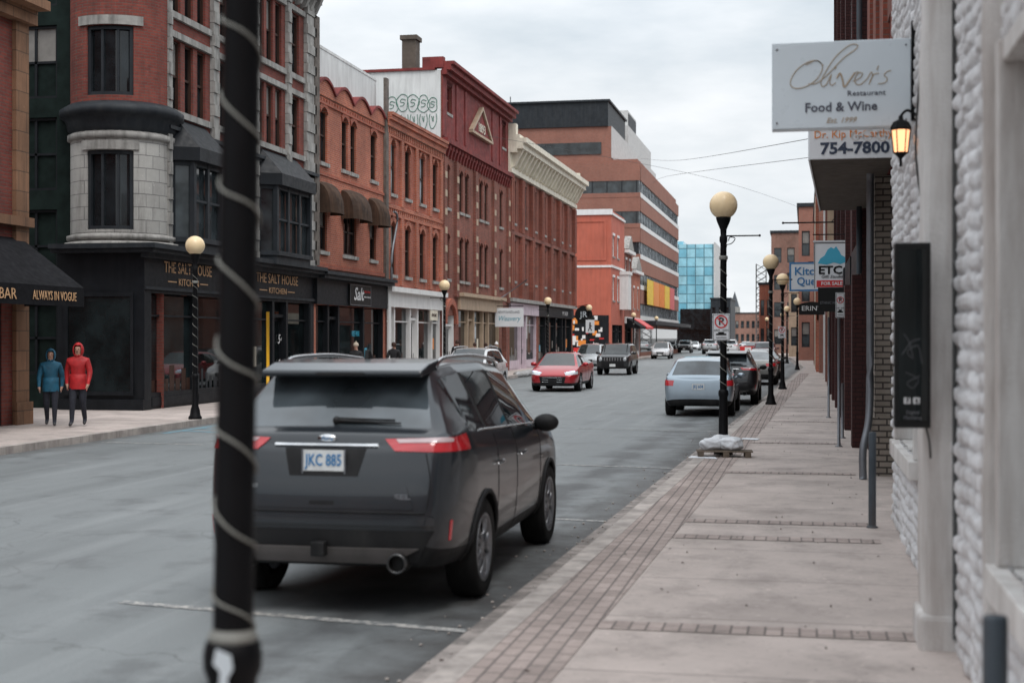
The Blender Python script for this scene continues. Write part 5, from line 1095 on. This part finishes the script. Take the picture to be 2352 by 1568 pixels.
far_car(box,-15.5,190,180,'black car parked on the opposite kerb','car_paint_black',BLK,KP,'parked_car')
# ------------------------------------------------------------ PEOPLE
M['skin']=P('skin',(.45,.26,.19),.55,var=.05); M['jblue']=P('jacket_blue',(.012,.10,.17),.7,var=.35,scale=7,bump=.8,bscale=14); M['jred']=P('jacket_red',(.42,.012,.015),.65,var=.3,scale=7,bump=.8,bscale=14)
M['trous']=P('trousers_dark',(.018,.02,.03),.85,var=.3,scale=9,bump=.4,bscale=20); M['shoe']=P('shoe_grey',(.05,.05,.055),.6); M['jblack']=P('coat_black',(.012,.012,.014),.8,var=.2); M['cream2']=P('knit_cream',(.5,.42,.33),.9)
def person(label,loc,rz,H,jk,tr='trous',phase=1,hat=None,hatm=None,group=None):
    V=[];Rr=[];E=[]
    def v(p,r,par=None):
        V.append(p); Rr.append(r if isinstance(r,tuple) else (r,r)); i=len(V)-1
        if par is not None: E.append((par,i))
        return i
    pe=v((0,0,.93),(.155,.12)); s1=v((0,0,1.08),(.16,.125),pe); s2=v((0,-.005,1.25),(.175,.135),s1); s3=v((0,0,1.40),(.16,.115),s2); nk=v((0,.005,1.50),.062,s3)
    h1=v((0,-.012,1.575),(.066,.075),nk); h2=v((0,-.012,1.65),(.078,.094),h1); v((0,.0,1.715),(.066,.08),h2)
    hands=[]
    for s in (1,-1):
        ph=phase*s
        hp=v((s*.09,0,.86),(.105,.105),pe); kn=v((s*.095,-.12*ph if ph>0 else .02,.49),.07,hp); an=v((s*.095,-.17 if ph>0 else .2,.11 if ph>0 else .14),.047,kn); v((s*.105,-.32 if ph>0 else .07,.045 if ph>0 else .05),(.045,.035),an)
        sh=v((s*.185,0,1.40),.08,s3); el=v((s*.255,.05*ph+.03,1.15),.062,sh); wr=v((s*.245,-.06+.1*ph,.93),.038,el); pm=v((s*.235,-.085+.1*ph,.86),(.022,.036),wr); hands.append(Vector(V[pm]))
        b=V[pm]
        for k,(dy,l) in enumerate(((-.03,.065),(-.011,.075),(.009,.07),(.027,.055))):
            f1=v((b[0]-s*.006,b[1]+dy,b[2]-.045),.0095,pm); f2=v((b[0]-s*.012,b[1]+dy-.002,b[2]-.045-l*.5),.009,f1); v((b[0]-s*.026,b[1]+dy-.004,b[2]-.045-l*.9),.0075,f2)
        t1=v((b[0]-s*.012,b[1]-.042,b[2]-.005),.011,pm); v((b[0]-s*.02,b[1]-.052,b[2]-.045),.009,t1)
    k=H/1.78; me=bpy.data.meshes.new('person'); me.from_pydata([(a*k,b*k,c*k) for a,b,c in V],E,[]); o=ob('tmp',me); sk=o.modifiers.new('s','SKIN')
    for i,r in enumerate(Rr): me.skin_vertices[0].data[i].radius=(r[0]*k,r[1]*k)
    me.skin_vertices[0].data[0].use_root=True; ss=o.modifiers.new('u','SUBSURF'); ss.levels=2
    m2=evalmesh(o); bpy.data.objects.remove(o); m2.name='body'
    m2.materials.clear()
    for m in (jk,tr,'shoe','skin'): m2.materials.append(M[m])
    for p in m2.polygons:
        c=p.center/k; p.use_smooth=True; mi=0
        if min((c-h).length for h in hands)<.085 and c.z<.91 and abs(c.x)>.19: mi=3
        elif c.z>1.51: mi=3
        elif c.z<.10: mi=2
        elif c.z<.84 and abs(c.x)<.22: mi=1
        p.material_index=mi
    e=thing('person',label,'person',loc,rz,group); ob('body',m2,e)
    j=G().lathe([(.185,.80),(.19,.86),(.18,1.0),(.178,1.12),(.165,1.12)],20).map(lambda x,y,z:(x*k,y*.78*k,z*k)); mk('jacket_hem',j,jk,e)
    f=G().ball((0,-.105,1.63),.013,6).ball((.03,-.098,1.655),.009,6,1).ball((-.03,-.098,1.655),.009,6,1).box(-.022,.022,-.099,-.09,1.592,1.598,1).map(lambda x,y,z:(x*k,y*k,z*k)); mk('face_features',f,['skin','txtblack'],e)
    if hat=='hood':
        q=G().ball((0,0,0),1,18); keep=[]
        for fc in q.f:
            c=sum((Vector(q.v[i]) for i in fc),Vector())/len(fc)
            if not (c.y<-.62 and -.75<c.z<.6 and abs(c.x)<.75): keep.append(fc)
        q.f=keep; q.m=[0]*len(keep); q.s=[True]*len(keep); q.map(lambda x,y,z:(x*.118*k,(y*.135+.005)*k,(z*.165+1.63)*k)); h=mk('hood',q,jk,e); sl=h.modifiers.new('so','SOLIDIFY'); sl.thickness=.015
    elif hat: mk('knit_hat',G().lathe([(.098,1.66),(.103,1.69),(.09,1.75),(.05,1.79),(.001,1.80)],16).ball((0,0,1.815),.03,8).map(lambda x,y,z:(x*k,y*1.1*k,z*k)),hatm,e)
    else: mk('hair',G().lathe([(.088,1.60),(.098,1.66),(.09,1.72),(.05,1.765),(.001,1.772)],16).map(lambda x,y,z:(x*k,(y*1.1+.02)*k,z*k)),'woodbr',e)
    return e
person('person in a blue hooded jacket and dark trousers walking',(-15.3,26.9,.126),25,1.60,'jblue',hat='hood')
person('person in a red hooded jacket and dark trousers walking',(-14.68,26.9,.126),15,1.72,'jred',phase=-1,hat='hood')
for x,y,h,hm,lab in ((-15.1,51.3,1.68,None,'person in a dark coat by the shop windows'),(-15.2,61.6,1.75,None,'person in a black coat standing outside the white shop'),(-15.0,64.2,1.62,None,'person in a black coat walking past the shops'),(-14.8,65.6,1.6,None,'person in a dark coat walking past the shops'),(-14.7,67.5,1.62,'white','person in a dark coat and white hat walking'),(-15.2,47.0,1.66,'cream2','person in a dark coat and cream knit hat')):
    person(lab,(x,y,.126),random.choice((0,20,180)),h,'jblack',phase=random.choice((1,-1)),hat=hm and 'knit',hatm=hm,group='pedestrians on the far pavement')
flush_text()
# ------------------------------------------------------------ world, sun, camera
w=bpy.data.worlds.new('World'); SC.world=w; w.use_nodes=True; nt=w.node_tree; nt.nodes.clear()
out=N(nt,'OutputWorld'); bg=N(nt,'Background'); bg.inputs[1].default_value=.15; nt.links.new(bg.outputs[0],out.inputs[0])
el,az=math.radians(58),math.radians(150)
sky=N(nt,'TexSky',sky_type='NISHITA'); sky.sun_disc=False; sky.sun_elevation=el; sky.sun_rotation=az
tc=N(nt,'TexCoord').outputs['Generated']; mp=N(nt,'Mapping'); mp.inputs['Scale'].default_value=(1.3,1.3,4.2); mp.inputs['Location'].default_value=(.35,.2,.3); nt.links.new(tc,mp.inputs[0])
n1=noi(nt,mp.outputs[0],2.2,9,.55); f=mrange(nt,n1,.36,.60,0,1)
cl=mixc(nt,f,(4.3,4.75,5.1),(6.7,6.85,7.0)); fm=mrange(nt,noi(nt,mp.outputs[0],1.0,4),.3,.6,.86,.98)
sz=N(nt,'SeparateXYZ'); nt.links.new(tc,sz.inputs[0]); zen=mrange(nt,sz.outputs[2],.15,1.0,1.0,2.1)
vm=N(nt,'VectorMath',operation='SCALE'); nt.links.new(mixc(nt,fm,sky.outputs[0],cl),vm.inputs[0]); nt.links.new(zen,vm.inputs[3])
nt.links.new(vm.outputs[0],bg.inputs[0])
sd=bpy.data.lights.new('sun','SUN'); sd.energy=1.5; sd.angle=R(25); sd.color=(1,.96,.92); so=bpy.data.objects.new('sun',sd); COL.objects.link(so)
d=Vector((math.sin(az)*math.cos(el),math.cos(az)*math.cos(el),math.sin(el))); so.rotation_euler=(-d).to_track_quat('-Z','Y').to_euler()
cd=bpy.data.cameras.new('camera'); cd.lens=50; cd.sensor_width=36; cd.clip_end=6000; cd.clip_start=.05
cam=bpy.data.objects.new('camera',cd); COL.objects.link(cam); cam.location=(0,0,1.95); cam.rotation_euler=(R(89.86),0,R(11.66))
cd.dof.use_dof=True; cd.dof.focus_distance=32; cd.dof.aperture_fstop=2.0; SC.camera=cam
SC.view_settings.view_transform='Standard'; SC.view_settings.look='None'; SC.view_settings.exposure=0
